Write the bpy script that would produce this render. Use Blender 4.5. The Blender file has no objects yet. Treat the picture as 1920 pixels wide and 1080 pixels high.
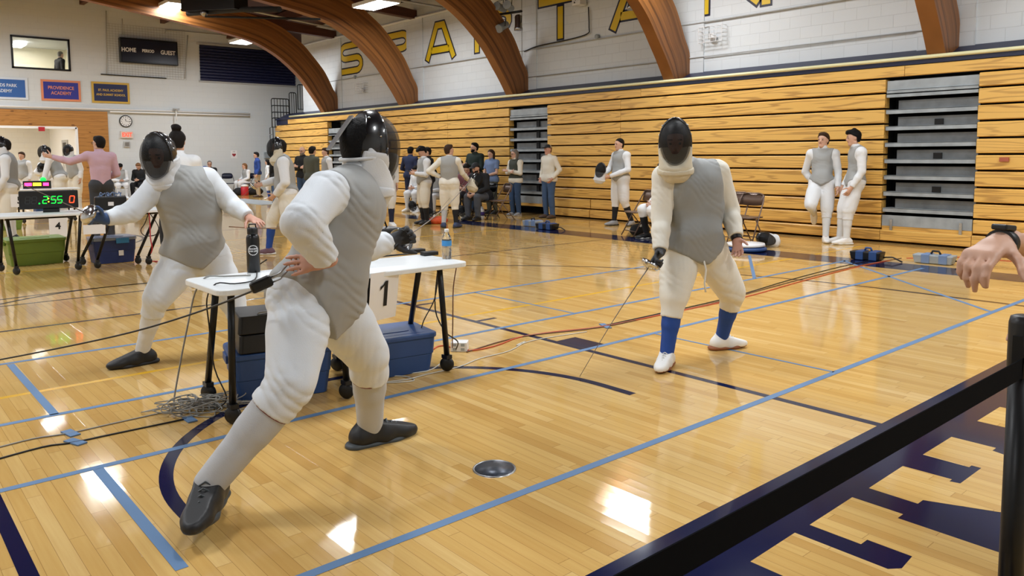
import bpy, bmesh, math, random
import numpy as np
from mathutils import Vector, Matrix
random.seed(7)
SC = bpy.context.scene
COL = SC.collection
V = lambda *a: np.array(a, float)
def nrm(v):
    v = np.asarray(v, float); l = np.linalg.norm(v)
    return v / l if l > 1e-9 else v
# ---------------------------------------------------------------- camera model (calibrated from the court lines)
FPX, CX, CY, CAMH = 1457.8, 960.0, 416.9, 1.43
CR = np.array([[0.75658893, -0.06119784, 0.65102075], [-0.65386132, -0.06135073, 0.75412297], [-0.0062101, -0.99623838, -0.08643218]])
CAMP = V(0, 0, CAMH)
def ray(u, v): return CR @ V((u - CX) / FPX, (v - CY) / FPX, 1)
def at(u, v, d): return CAMP + ray(u, v) * d              # a point d metres along the view axis
def atz(u, v, z=0.0):
    r = ray(u, v); return CAMP + r * ((z - CAMH) / r[2])
def atx(u, v, x): r = ray(u, v); return CAMP + r * (x / r[0])
def aty(u, v, y): r = ray(u, v); return CAMP + r * (y / r[1])

# ---------------------------------------------------------------- materials
MATS = {}
def lin(c):
    return tuple((x / 12.92 if x <= .04045 else ((x + .055) / 1.055) ** 2.4) for x in c)
def hexc(h): return lin(tuple(int(h[i:i + 2], 16) / 255 for i in (0, 2, 4)))
def mat(name, col, rough=.6, metal=0., noise=0., nscale=30., bump=0., bscale=200., emit=None, es=1., spec=.5, trans=0., coat=0., alpha=1., sheen=0., stretch=None):
    m = bpy.data.materials.new(name); m.use_nodes = True
    nt = m.node_tree; b = nt.nodes['Principled BSDF']
    c = hexc(col) if isinstance(col, str) else col
    b.inputs['Base Color'].default_value = (*c, 1)
    b.inputs['Roughness'].default_value = rough
    b.inputs['Metallic'].default_value = metal
    b.inputs['Specular IOR Level'].default_value = spec
    b.inputs['Transmission Weight'].default_value = trans
    b.inputs['Coat Weight'].default_value = coat
    b.inputs['Alpha'].default_value = alpha
    b.inputs['Sheen Weight'].default_value = sheen
    if emit:
        e = hexc(emit) if isinstance(emit, str) else emit
        b.inputs['Emission Color'].default_value = (*e, 1); b.inputs['Emission Strength'].default_value = es
    if noise or bump:
        tc = nt.nodes.new('ShaderNodeTexCoord'); src = tc.outputs['Object']
        if stretch:
            mp = nt.nodes.new('ShaderNodeMapping'); mp.inputs['Scale'].default_value = stretch
            nt.links.new(src, mp.inputs['Vector']); src = mp.outputs['Vector']
    if noise:
        n = nt.nodes.new('ShaderNodeTexNoise'); n.inputs['Scale'].default_value = nscale; n.inputs['Detail'].default_value = 5
        nt.links.new(src, n.inputs['Vector'])
        mr = nt.nodes.new('ShaderNodeMapRange'); mr.inputs['From Min'].default_value = .3; mr.inputs['From Max'].default_value = .7
        mr.inputs['To Min'].default_value = 1 - noise; mr.inputs['To Max'].default_value = 1 + noise
        nt.links.new(n.outputs['Fac'], mr.inputs['Value'])
        mx = nt.nodes.new('ShaderNodeVectorMath'); mx.operation = 'SCALE'; mx.inputs[0].default_value = c
        nt.links.new(mr.outputs['Result'], mx.inputs['Scale']); nt.links.new(mx.outputs['Vector'], b.inputs['Base Color'])
    if bump:
        n = nt.nodes.new('ShaderNodeTexNoise'); n.inputs['Scale'].default_value = bscale; n.inputs['Detail'].default_value = 3
        nt.links.new(src, n.inputs['Vector'])
        bp = nt.nodes.new('ShaderNodeBump'); bp.inputs['Strength'].default_value = bump; bp.inputs['Distance'].default_value = .01
        nt.links.new(n.outputs['Fac'], bp.inputs['Height']); nt.links.new(bp.outputs['Normal'], b.inputs['Normal'])
    MATS[name] = m
    return m
class NB:                                   # small helper to write node maths
    def __init__(s, m): s.t = m.node_tree; s.b = s.t.nodes['Principled BSDF']
    def n(s, k, **kw):
        x = s.t.nodes.new(k)
        for a, v in kw.items(): setattr(x, a, v)
        return x
    def l(s, a, b): s.t.links.new(a, b)
    def m(s, op, a, b=None, c=None):
        x = s.t.nodes.new('ShaderNodeMath'); x.operation = op
        for i, v in enumerate((a, b, c)):
            if v is None: continue
            if isinstance(v, (int, float)): x.inputs[i].default_value = v
            else: s.l(v, x.inputs[i])
        return x.outputs[0]
    def ramp(s, f, stops):
        x = s.t.nodes.new('ShaderNodeValToRGB'); s.l(f, x.inputs[0]); e = x.color_ramp.elements
        while len(e) < len(stops): e.new(.5)
        for el, (p, c) in zip(e, stops): el.position = p; el.color = (*(hexc(c) if isinstance(c, str) else c), 1)
        return x.outputs[0]
    def mix(s, f, a, b):
        x = s.t.nodes.new('ShaderNodeMix'); x.data_type = 'RGBA'
        for i, v in ((0, f), (6, a), (7, b)):
            if isinstance(v, (int, float)): x.inputs[i].default_value = v
            elif isinstance(v, (tuple, str)): x.inputs[i].default_value = (*(hexc(v) if isinstance(v, str) else v), 1)
            else: s.l(v, x.inputs[i])
        return x.outputs[2]

# ---------------------------------------------------------------- objects
def link(o, parent=None):
    COL.objects.link(o)
    if parent is not None: o.parent = parent
    return o
def tag(o, label=None, cat=None, group=None, kind=None):
    if label: o['label'] = label
    if cat: o['category'] = cat
    if group: o['group'] = group
    if kind: o['kind'] = kind
    return o
def thing(name, label, cat, loc=(0, 0, 0), group=None, rz=0.):
    o = bpy.data.objects.new(name, None); COL.objects.link(o); o.location = Vector([float(x) for x in loc]); o.rotation_euler.z = rz
    o.empty_display_size = .1
    return tag(o, label, cat, group)
class MB:
    """collects polygons, then links them as one mesh object"""
    def __init__(s): s.v = []; s.f = []; s.mi = []; s.sm = []; s.m = 0; s.smooth = False
    def add(s, vs, fs):
        b = len(s.v); s.v += [tuple(float(c) for c in x) for x in vs]
        for f in fs: s.f.append([b + i for i in f]); s.mi.append(s.m); s.sm.append(s.smooth)
    def box(s, a, b):
        (x0, y0, z0), (x1, y1, z1) = a, b
        s.add([(x0, y0, z0), (x1, y0, z0), (x1, y1, z0), (x0, y1, z0), (x0, y0, z1), (x1, y0, z1), (x1, y1, z1), (x0, y1, z1)],
              [(0, 3, 2, 1), (4, 5, 6, 7), (0, 1, 5, 4), (1, 2, 6, 5), (2, 3, 7, 6), (3, 0, 4, 7)]); return s
    def obox(s, c, ax, ay, az, hx, hy, hz, taper=1.):
        c, ax, ay, az = map(np.asarray, (c, ax, ay, az)); vs = []
        for k, t in ((-1, taper), (1, 1.)):
            for i, j in ((-1, -1), (1, -1), (1, 1), (-1, 1)): vs.append(c + ax * hx * i * t + ay * hy * j * t + az * hz * k)
        s.add(vs, [(0, 3, 2, 1), (4, 5, 6, 7), (0, 1, 5, 4), (1, 2, 6, 5), (2, 3, 7, 6), (3, 0, 4, 7)]); return s
    def rbox(s, w, d, z0, z1, w1=None, d1=None, r=.03, n=4, c=(0, 0), cap=True):
        """rounded box, local axes; w1,d1 = top size"""
        w1 = w1 or w; d1 = d1 or d
        def ring(w, d, z):
            o = []
            for q, (sx, sy) in enumerate(((1, 1), (-1, 1), (-1, -1), (1, -1))):
                for i in range(n + 1):
                    a = math.pi / 2 * (q + i / n); o.append((c[0] + sx * (w / 2 - r) + r * math.cos(a), c[1] + sy * (d / 2 - r) + r * math.sin(a), z))
            return o
        m = 4 * (n + 1); s.loft([ring(w, d, z0), ring(w1, d1, z1)], cap=cap); return s
    def loft(s, rings, cap=True, closed=True):
        m = len(rings[0]); vs = [p for r in rings for p in r]; fs = []
        for i in range(len(rings) - 1):
            for j in range(m if closed else m - 1):
                k = (j + 1) % m; fs.append((i * m + j, i * m + k, (i + 1) * m + k, (i + 1) * m + j))
        s0 = s.smooth; s.add(vs, fs)
        if cap:
            s.smooth = False; s.add(rings[0], [tuple(range(m))[::-1]]); s.add(rings[-1], [tuple(range(m))]); s.smooth = s0
        return s
    def tube(s, pts, r, n=8, cap=True):
        pts = [np.asarray(p, float) for p in pts]; L = len(pts)
        rs = [r] * L if isinstance(r, (int, float)) else list(r)
        t = [nrm(pts[min(i + 1, L - 1)] - pts[max(i - 1, 0)]) for i in range(L)]
        a = V(0, 0, 1) if abs(t[0][2]) < .9 else V(1, 0, 0)
        u = nrm(np.cross(t[0], a)); rings = []
        for i in range(L):
            u = nrm(u - t[i] * u.dot(t[i])); w = np.cross(t[i], u)
            rings.append([pts[i] + (u * math.cos(2 * math.pi * k / n) + w * math.sin(2 * math.pi * k / n)) * rs[i] for k in range(n)])
        s0 = s.smooth; s.smooth = n > 5; s.loft(rings, cap); s.smooth = s0; return s
    def lathe(s, prof, c=(0, 0, 0), ax=(0, 0, 1), n=24, cap=True):
        ax = nrm(ax); a = V(1, 0, 0) if abs(ax[0]) < .9 else V(0, 1, 0); u = nrm(np.cross(ax, a)); w = np.cross(ax, u); c = np.asarray(c, float)
        s0 = s.smooth; s.smooth = True
        s.loft([[c + ax * z + (u * math.cos(2 * math.pi * k / n) + w * math.sin(2 * math.pi * k / n)) * max(r, 1e-4) for k in range(n)] for r, z in prof], cap)
        s.smooth = s0; return s
    def poly(s, pts): s.add(pts, [tuple(range(len(pts)))]); return s
    def prism(s, pts, off):
        """planar polygon swept by vector off"""
        off = np.asarray(off, float); n = len(pts); a = [np.asarray(p, float) for p in pts]
        s.add(a + [p + off for p in a], [tuple(range(n))[::-1], tuple(range(n, 2 * n))] + [(i, (i + 1) % n, n + (i + 1) % n, n + i) for i in range(n)]); return s
    def build(s, name, mats, parent=None, loc=None, bevel=0., fixn=True):
        me = bpy.data.meshes.new(name)
        o0 = np.zeros(3)
        if loc is not None: o0 = np.asarray(loc, float)
        elif parent is not None: o0 = np.array(parent.matrix_basis.translation) if parent.parent is None else ROOT(parent)
        loc_given = loc is not None and parent is None
        vs = [tuple(np.asarray(p) - o0) for p in s.v] if np.any(o0) else s.v
        me.from_pydata(vs, [], s.f)
        for m in (mats if isinstance(mats, (list, tuple)) else [mats]): me.materials.append(MATS[m] if isinstance(m, str) else m)
        if any(s.mi): me.polygons.foreach_set('material_index', s.mi)
        me.polygons.foreach_set('use_smooth', s.sm)
        if fixn:
            bm = bmesh.new(); bm.from_mesh(me); bmesh.ops.remove_doubles(bm, verts=bm.verts, dist=1e-6)
            bmesh.ops.recalc_face_normals(bm, faces=bm.faces); bm.to_mesh(me); bm.free()
        me.update()
        o = bpy.data.objects.new(name, me); link(o, parent)
        if loc_given: o.location = Vector([float(x) for x in o0])
        if bevel:
            b = o.modifiers.new('bevel', 'BEVEL'); b.width = bevel; b.segments = 2; b.limit_method = 'ANGLE'
        return o
def ROOT(o):
    while o.parent is not None: o = o.parent
    return np.array(o.matrix_basis.translation)
def struct(name, mb, mats, **k):
    o = mb.build(name, mats, **k); o['kind'] = 'structure'; return o
def text_mb(txt, size, origin, ax, ay, mb=None, depth=.0, align='CENTER', bold=0., sx=1.):
    """lettering as polygons on a plane"""
    cu = bpy.data.curves.new('t', 'FONT'); cu.body = txt; cu.size = size; cu.align_x = align; cu.align_y = 'CENTER'; cu.offset = bold; cu.extrude = 0; cu.resolution_u = 3
    o = bpy.data.objects.new('t', cu); me = o.to_mesh()
    mb = mb or MB(); origin, ax, ay = map(lambda q: np.asarray(q, float), (origin, ax, ay))
    vs = [origin + ax * v.co.x * sx + ay * v.co.y for v in me.vertices]
    mb.add(vs, [tuple(p.vertices) for p in me.polygons]); o.to_mesh_clear(); bpy.data.objects.remove(o); bpy.data.curves.remove(cu)
    return mb

# ---------------------------------------------------------------- smooth blended solids -> mesh (surface nets)
class SD:
    def __init__(s): s.p = []
    def cap(s, a, b, ra, rb=None, k=.02, fl=None, cut=(), sub=False):
        s.p.append(('c', np.asarray(a, float), np.asarray(b, float), ra, ra if rb is None else rb, k, fl, tuple(cut), sub)); return s
    def ell(s, c, ax, r, k=.02, cut=(), sub=False):
        s.p.append(('e', np.asarray(c, float), np.array(ax, float), np.array(r, float), 0, k, None, tuple(cut), sub)); return s
    def mesh(s, h, wr=None, cuts=(), shell=0., pad=.02):
        lo = np.full(3, 1e9); hi = -lo; bbs = []
        for q in s.p:
            if q[0] == 'c': m = max(q[3], q[4]); l = np.minimum(q[1], q[2]) - m; u = np.maximum(q[1], q[2]) + m
            else: m = max(q[3]); l = q[1] - m; u = q[1] + m
            bbs.append((l, u))
            if not q[8]: lo = np.minimum(lo, l); hi = np.maximum(hi, u)
        lo = lo - pad - h; hi = hi + pad + h
        n = np.ceil((hi - lo) / h).astype(int) + 1
        D = np.full(n, .3, np.float32)
        xs = [(lo[i] + h * np.arange(n[i])).astype(np.float32) for i in range(3)]
        for q, (l, u) in zip(s.p, bbs):
            k = q[5]; mg = k + 3 * h + .01
            i0 = np.clip(np.floor((l - mg - lo) / h).astype(int), 0, n - 1); i1 = np.clip(np.ceil((u + mg - lo) / h).astype(int) + 1, 1, n)
            sl = tuple(slice(a, b) for a, b in zip(i0, i1))
            X = xs[0][sl[0]][:, None, None]; Y = xs[1][sl[1]][None, :, None]; Z = xs[2][sl[2]][None, None, :]
            if q[0] == 'c':
                a = q[1]; ba = q[2] - a; fl = q[6]
                px, py, pz = X - np.float32(a[0]), Y - np.float32(a[1]), Z - np.float32(a[2])
                if fl is not None:
                    nn = fl[0]; e = (px * nn[0] + py * nn[1] + pz * nn[2]) * (fl[1] - 1)
                    px, py, pz = px + e * nn[0], py + e * nn[1], pz + e * nn[2]; ba = ba + nn * (ba.dot(nn) * (fl[1] - 1))
                bb = max(ba.dot(ba), 1e-9); t = np.clip((px * ba[0] + py * ba[1] + pz * ba[2]) / bb, 0, 1)
                d = np.sqrt((px - t * ba[0]) ** 2 + (py - t * ba[1]) ** 2 + (pz - t * ba[2]) ** 2) - (q[3] + (q[4] - q[3]) * t)
            else:
                c, ax, r = q[1], q[2], q[3]; px, py, pz = X - c[0], Y - c[1], Z - c[2]
                L = [(px * ax[i][0] + py * ax[i][1] + pz * ax[i][2]) / r[i] for i in range(3)]
                k0 = np.sqrt(L[0] ** 2 + L[1] ** 2 + L[2] ** 2) + 1e-6; k1 = np.sqrt((L[0] / r[0]) ** 2 + (L[1] / r[1]) ** 2 + (L[2] / r[2]) ** 2) + 1e-6
                d = k0 * (k0 - 1) / k1
            for pt, nv in q[7]: d = np.maximum(d, (X - pt[0]) * nv[0] + (Y - pt[1]) * nv[1] + (Z - pt[2]) * nv[2])
            A = D[sl]
            if q[8]:
                d = -d; hh = np.maximum(k - np.abs(A - d), 0) / k; D[sl] = np.maximum(A, d) + hh * hh * k * .25
            else:
                hh = np.maximum(k - np.abs(A - d), 0) / k; D[sl] = np.minimum(A, d) - hh * hh * k * .25
        X = xs[0][:, None, None]; Y = xs[1][None, :, None]; Z = xs[2][None, None, :]
        if wr:
            am, fr = wr[0], wr[1]
            ph = 1.9 * np.sin(fr * .23 * X + 1.3 + fr * .17 * Z) + 1.7 * np.sin(fr * .19 * Y - fr * .16 * X + .7)
            a1 = np.sin(fr * .5 * (.9 * Z + .45 * X - .4 * Y) + ph); a2 = np.sin(fr * .62 * (.75 * Z - .6 * X + .55 * Y) + 1.3 * ph + 1.)
            md = .55 + .45 * np.sin(fr * .13 * (X + 1.3 * Z) + fr * .11 * Y + .4)
            D += am * md * ((1 - 1.7 * np.sqrt(np.abs(a1) + .02)) + .4 * (1 - 1.7 * np.sqrt(np.abs(a2) + .02)))
        for pt, nv in cuts: D = np.maximum(D, (X - pt[0]) * nv[0] + (Y - pt[1]) * nv[1] + (Z - pt[2]) * nv[2])
        if shell: D = np.maximum(D, -(D + shell))
        D[0] = D[-1] = .1; D[:, 0] = D[:, -1] = .1; D[:, :, 0] = D[:, :, -1] = .1
        return snet(D, lo, h)
def snet(D, lo, h):
    S = D < 0
    cnt = np.zeros(tuple(x - 1 for x in D.shape), np.int8)
    off = [(i, j, k) for i in (0, 1) for j in (0, 1) for k in (0, 1)]
    sh = D.shape
    for i, j, k in off: cnt += S[i:sh[0] - 1 + i, j:sh[1] - 1 + j, k:sh[2] - 1 + k]
    act = (cnt > 0) & (cnt < 8); ix = np.argwhere(act); nv = len(ix)
    if nv == 0: return np.zeros((0, 3)), np.zeros((0, 4), int)
    idm = np.full(act.shape, -1, np.int32); idm[act] = np.arange(nv)
    val = {o: D[ix[:, 0] + o[0], ix[:, 1] + o[1], ix[:, 2] + o[2]] for o in off}
    acc = np.zeros((nv, 3)); num = np.zeros(nv)
    for o in off:
        for a in range(3):
            if o[a]: continue
            p = list(o); p[a] = 1; p = tuple(p); d0, d1 = val[o], val[p]; m = (d0 < 0) != (d1 < 0)
            t = np.where(m, d0 / np.where(m, d0 - d1, 1), 0)
            pos = np.zeros((nv, 3)) + np.array(o); pos[:, a] += t
            acc += pos * m[:, None]; num += m
    vs = lo + h * (ix + acc / num[:, None])
    Q = []
    for a in range(3):
        b, c = (a + 1) % 3, (a + 2) % 3
        s0 = [slice(None)] * 3; s1 = [slice(None)] * 3; s0[a] = slice(0, sh[a] - 1); s1[a] = slice(1, sh[a])
        A, B = S[tuple(s0)], S[tuple(s1)]
        E = np.argwhere(A != B); fl = A[tuple(E.T)]
        ok = (E[:, b] > 0) & (E[:, c] > 0) & (E[:, b] < sh[b] - 1) & (E[:, c] < sh[c] - 1); E = E[ok]; fl = fl[ok]
        def g(db, dc):
            e = E.copy(); e[:, b] += db; e[:, c] += dc; return idm[tuple(e.T)]
        q = np.stack([g(-1, -1), g(0, -1), g(0, 0), g(-1, 0)], 1); q[~fl] = q[~fl][:, ::-1]; Q.append(q)
    return vs, np.concatenate(Q)
def relax(vs, q, it=1, f=.5):
    """a little smoothing along the surface edges"""
    for _ in range(it):
        acc = np.zeros_like(vs); n = np.zeros(len(vs))
        for i in range(4):
            a, b = q[:, i], q[:, (i + 1) % 4]
            np.add.at(acc, a, vs[b]); np.add.at(n, a, 1); np.add.at(acc, b, vs[a]); np.add.at(n, b, 1)
        vs = vs + f * (acc / np.maximum(n, 1)[:, None] - vs)
    return vs
def emit(name, vq, mats, parent, matfn=None, sm=1, loc=None):
    vs, q = vq
    if len(vs) == 0: return None
    if sm: vs = relax(vs, q, sm)
    o0 = ROOT(parent) if parent is not None else (np.asarray(loc, float) if loc is not None else np.zeros(3))
    me = bpy.data.meshes.new(name)
    me.vertices.add(len(vs)); me.vertices.foreach_set('co', (vs - o0).astype(np.float32).ravel())
    me.loops.add(q.size); me.loops.foreach_set('vertex_index', q.astype(np.int32).ravel())
    me.polygons.add(len(q)); me.polygons.foreach_set('loop_start', np.arange(0, q.size, 4, dtype=np.int32))
    for m in (mats if isinstance(mats, (list, tuple)) else [mats]): me.materials.append(MATS[m])
    if matfn is not None:
        mi = matfn(vs[q].mean(1)); me.polygons.foreach_set('material_index', np.asarray(mi, np.int32))
    me.update(calc_edges=True)
    me.polygons.foreach_set('use_smooth', np.ones(len(q), bool))
    me.validate()
    o = bpy.data.objects.new(name, me); link(o, parent)
    if parent is None: o.location = Vector([float(x) for x in o0])
    return o
# ================================================================ materials
mat('white_paint', 'eef1f3', .55, bump=.05, bscale=60)
mat('grey_paint', 'b2b4b4', .6)
mat('navy_paint', '141a38', .45)
mat('navy_vinyl', '161d3c', .4)
mat('black_metal', '101113', .38, metal=.3)
mat('black_plastic', '0c0d0f', .42)
mat('matte_black', '0a0a0b', .8)
mat('dark_void', '050506', .95)
mat('grey_steel', '9aa2a7', .4, noise=.18, nscale=5)
mat('dark_steel', '6a6e70', .5, noise=.25, nscale=4)
mat('chrome', 'd0d2d4', .18, metal=1.)
mat('steel', 'a6a8aa', .3, metal=1.)
mat('pale_rail', 'e0dcae', .45)
mat('brown_metal', '6f5b50', .35, metal=.35)
mat('white_plastic', 'e4e5e6', .4)
mat('table_white', 'e3e8ea', .3)
mat('paper', 'e9e9ea', .8)
mat('ink', '0b0b0c', .7)
mat('blue_bin', '27497f', .45, noise=.06, nscale=6)
mat('navy_bin', '1b2f66', .45)
mat('green_bin', '6c8a37', .45)
mat('blue_tape', '5a7ba1', .6)
mat('blue_tape_far', '6f86ab', .5)
mat('grey_cord', '8d8c87', .5)
mat('black_cord', '121214', .5)
mat('orange_cord', 'c2512a', .5)
mat('brown_cord', '6d4a35', .6)
mat('white_cord', 'c9c7bd', .5)
mat('yellow_letter', 'd9b715', .5)
mat('letter_edge', '11152e', .5)
mat('red_plastic', 'b3202c', .4)
mat('orange_cloth', 'd4552a', .8)
mat('lamp_white', 'ffffff', .5, emit=(.97, .985, 1), es=9.)
mat('exit_red', 'e9553f', .5, emit='ff5a40', es=.9)
mat('exit_face', 'd9c9c0', .5)
mat('led_green', '10c040', .5, emit='08e838', es=3.2)
mat('led_red', 'ff3018', .5, emit='ff3a1c', es=5.)
mat('led_pink', 'ff3070', .5, emit='ff2d6a', es=5.)
mat('led_yellow', 'ffc020', .5, emit='ffc422', es=5.)
mat('led_off', '2c2f31', .5)
mat('banner_blue', '2d5fa6', .6); mat('banner_violet', '2d3290', .6); mat('banner_navy', '1d2752', .6)
mat('banner_white', 'cfd9e4', .6); mat('banner_orange', 'd98a63', .6); mat('banner_gold', 'c8a544', .6)
mat('glass', 'ffffff', .02, trans=1., spec=.5)
mat('clear_plastic', 'eef6fb', .06, trans=.92)
mat('label_blue', '3d8fd0', .5)
mat('room_cream', 'ded8c2', .7)
mat('heart_red', '8e1c28', .6)
mat('cardboard', 'b08d62', .8)
mat('floor_navy', '10163a', .1, spec=.35)
mat('floor_yellow', 'dcab2c', .22)
mat('floor_black', '1c1c26', .22)
mat('lid_metal', '3d4450', .35, metal=.4, noise=.3, nscale=60)

def block_mat(name, col, axis, mo=.82, bs=.5):
    m = mat(name, col, .55); B = NB(m)
    tc = B.n('ShaderNodeTexCoord'); sx = B.n('ShaderNodeSeparateXYZ'); B.l(tc.outputs['Object'], sx.inputs[0])
    cb = B.n('ShaderNodeCombineXYZ'); B.l(sx.outputs[axis], cb.inputs[0]); B.l(sx.outputs[2], cb.inputs[1])
    br = B.n('ShaderNodeTexBrick'); B.l(cb.outputs[0], br.inputs['Vector'])
    for k, v in (('Scale', 1.), ('Brick Width', .405), ('Row Height', .203), ('Mortar Size', .007), ('Mortar Smooth', .6)): br.inputs[k].default_value = v
    c = hexc(col)
    br.inputs['Color1'].default_value = (*c, 1); br.inputs['Color2'].default_value = (*[x * (1 - (1 - mo) * .25) for x in c], 1); br.inputs['Mortar'].default_value = (*[x * mo for x in c], 1)
    B.l(br.outputs['Color'], B.b.inputs['Base Color'])
    ns = B.n('ShaderNodeTexNoise'); ns.inputs['Scale'].default_value = 45; B.l(tc.outputs['Object'], ns.inputs['Vector'])
    h = B.m('ADD', B.m('MULTIPLY', br.outputs['Fac'], -1.), B.m('MULTIPLY', ns.outputs['Fac'], .35))
    bp = B.n('ShaderNodeBump'); bp.inputs['Strength'].default_value = bs; bp.inputs['Distance'].default_value = .006
    B.l(h, bp.inputs['Height']); B.l(bp.outputs[0], B.b.inputs['Normal'])
block_mat('block_end', 'd2d8db', 0, .93, .25); block_mat('block_long', 'd6dbde', 1, .86, .4); block_mat('block_hall', 'd9d8d1', 0, .9, .3)

def board_mat(name, a, b, c, along, zs=7., rough=.38, lines=9., knots=False, ys=.45):
    """varnished board: contour-like grain stretched along the board"""
    m = mat(name, b, rough); B = NB(m)
    tc = B.n('ShaderNodeTexCoord'); oi = B.n('ShaderNodeObjectInfo'); mp = B.n('ShaderNodeMapping'); B.l(tc.outputs['Object'], mp.inputs[0])
    s = [zs, zs, zs]; s[along] = ys; mp.inputs['Scale'].default_value = s
    off = B.n('ShaderNodeVectorMath'); off.operation = 'ADD'; B.l(mp.outputs[0], off.inputs[0])
    cb = B.n('ShaderNodeCombineXYZ'); r = B.m('MULTIPLY', oi.outputs['Random'], 97.)
    for i in range(3): B.l(r, cb.inputs[i])
    B.l(cb.outputs[0], off.inputs[1])
    n1 = B.n('ShaderNodeTexNoise'); n1.inputs['Scale'].default_value = 1.; n1.inputs['Detail'].default_value = 2.; B.l(off.outputs[0], n1.inputs['Vector'])
    w = B.m('FRACT', B.m('MULTIPLY', n1.outputs['Fac'], lines * 2.2))
    tri = B.m('ABSOLUTE', B.m('SUBTRACT', B.m('MULTIPLY', w, 2.), 1.))
    n2 = B.n('ShaderNodeTexNoise'); n2.inputs['Scale'].default_value = .35; B.l(off.outputs[0], n2.inputs['Vector'])
    col = B.ramp(tri, [(0., b), (.62, b), (.86, c), (1., c)])
    col = B.mix(B.m('MULTIPLY', n2.outputs['Fac'], .9), col, a)
    if knots:
        v = B.n('ShaderNodeTexVoronoi'); v.inputs['Scale'].default_value = 1.
        mk = B.n('ShaderNodeMapping'); B.l(tc.outputs['Object'], mk.inputs[0]); q = [4.6] * 3; q[along] = 2.2; mk.inputs['Scale'].default_value = q; B.l(mk.outputs[0], v.inputs['Vector'])
        kf = B.m('LESS_THAN', v.outputs['Distance'], .13); col = B.mix(B.m('MULTIPLY', kf, .75), col, '5a3212')
        sz = B.n('ShaderNodeSeparateXYZ'); B.l(tc.outputs['Object'], sz.inputs[0])
        jf = B.m('LESS_THAN', B.m('FRACT', B.m('DIVIDE', sz.outputs[2], .14)), .06); col = B.mix(B.m('MULTIPLY', jf, .6), col, '4a2a10')
    B.l(col, B.b.inputs['Base Color'])
board_mat('bleacher_wood', 'e4b968', 'dcac55', '94611f', 1, zs=6., lines=4.2, ys=.33)
board_mat('pine_panel', 'b98443', 'b17c3c', '8a5a26', 0, zs=6, lines=5, knots=True)
def glulam(name, c1, c2):
    m = mat(name, c1, .42); B = NB(m); tc = B.n('ShaderNodeTexCoord')
    uv = B.n('ShaderNodeUVMap'); sp = B.n('ShaderNodeSeparateXYZ'); B.l(uv.outputs[0], sp.inputs[0])
    lam = B.m('FLOOR', B.m('MULTIPLY', sp.outputs[0], 16.)); wn = B.n('ShaderNodeTexWhiteNoise'); wn.noise_dimensions = '1D'; B.l(lam, wn.inputs['W'])
    ns = B.n('ShaderNodeTexNoise'); ns.inputs['Scale'].default_value = 1.; ns.inputs['Detail'].default_value = 4
    cb = B.n('ShaderNodeCombineXYZ'); B.l(B.m('MULTIPLY', sp.outputs[0], 26.), cb.inputs[0]); B.l(B.m('MULTIPLY', sp.outputs[1], 1.1), cb.inputs[1]); B.l(cb.outputs[0], ns.inputs['Vector'])
    f = B.m('ADD', B.m('MULTIPLY', wn.outputs['Value'], .45), B.m('MULTIPLY', ns.outputs['Fac'], .7))
    B.l(B.ramp(f, [(.2, c2), (.8, c1)]), B.b.inputs['Base Color'])
glulam('arch_wood', '95602f', '54300f')
mat('deck_wood', '4a2a1c', .6, noise=.25, nscale=3, stretch=(1, .15, 1))
mat('beam_wood', '512a1c', .5, noise=.25, nscale=4, stretch=(.2, 3, 3))

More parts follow.
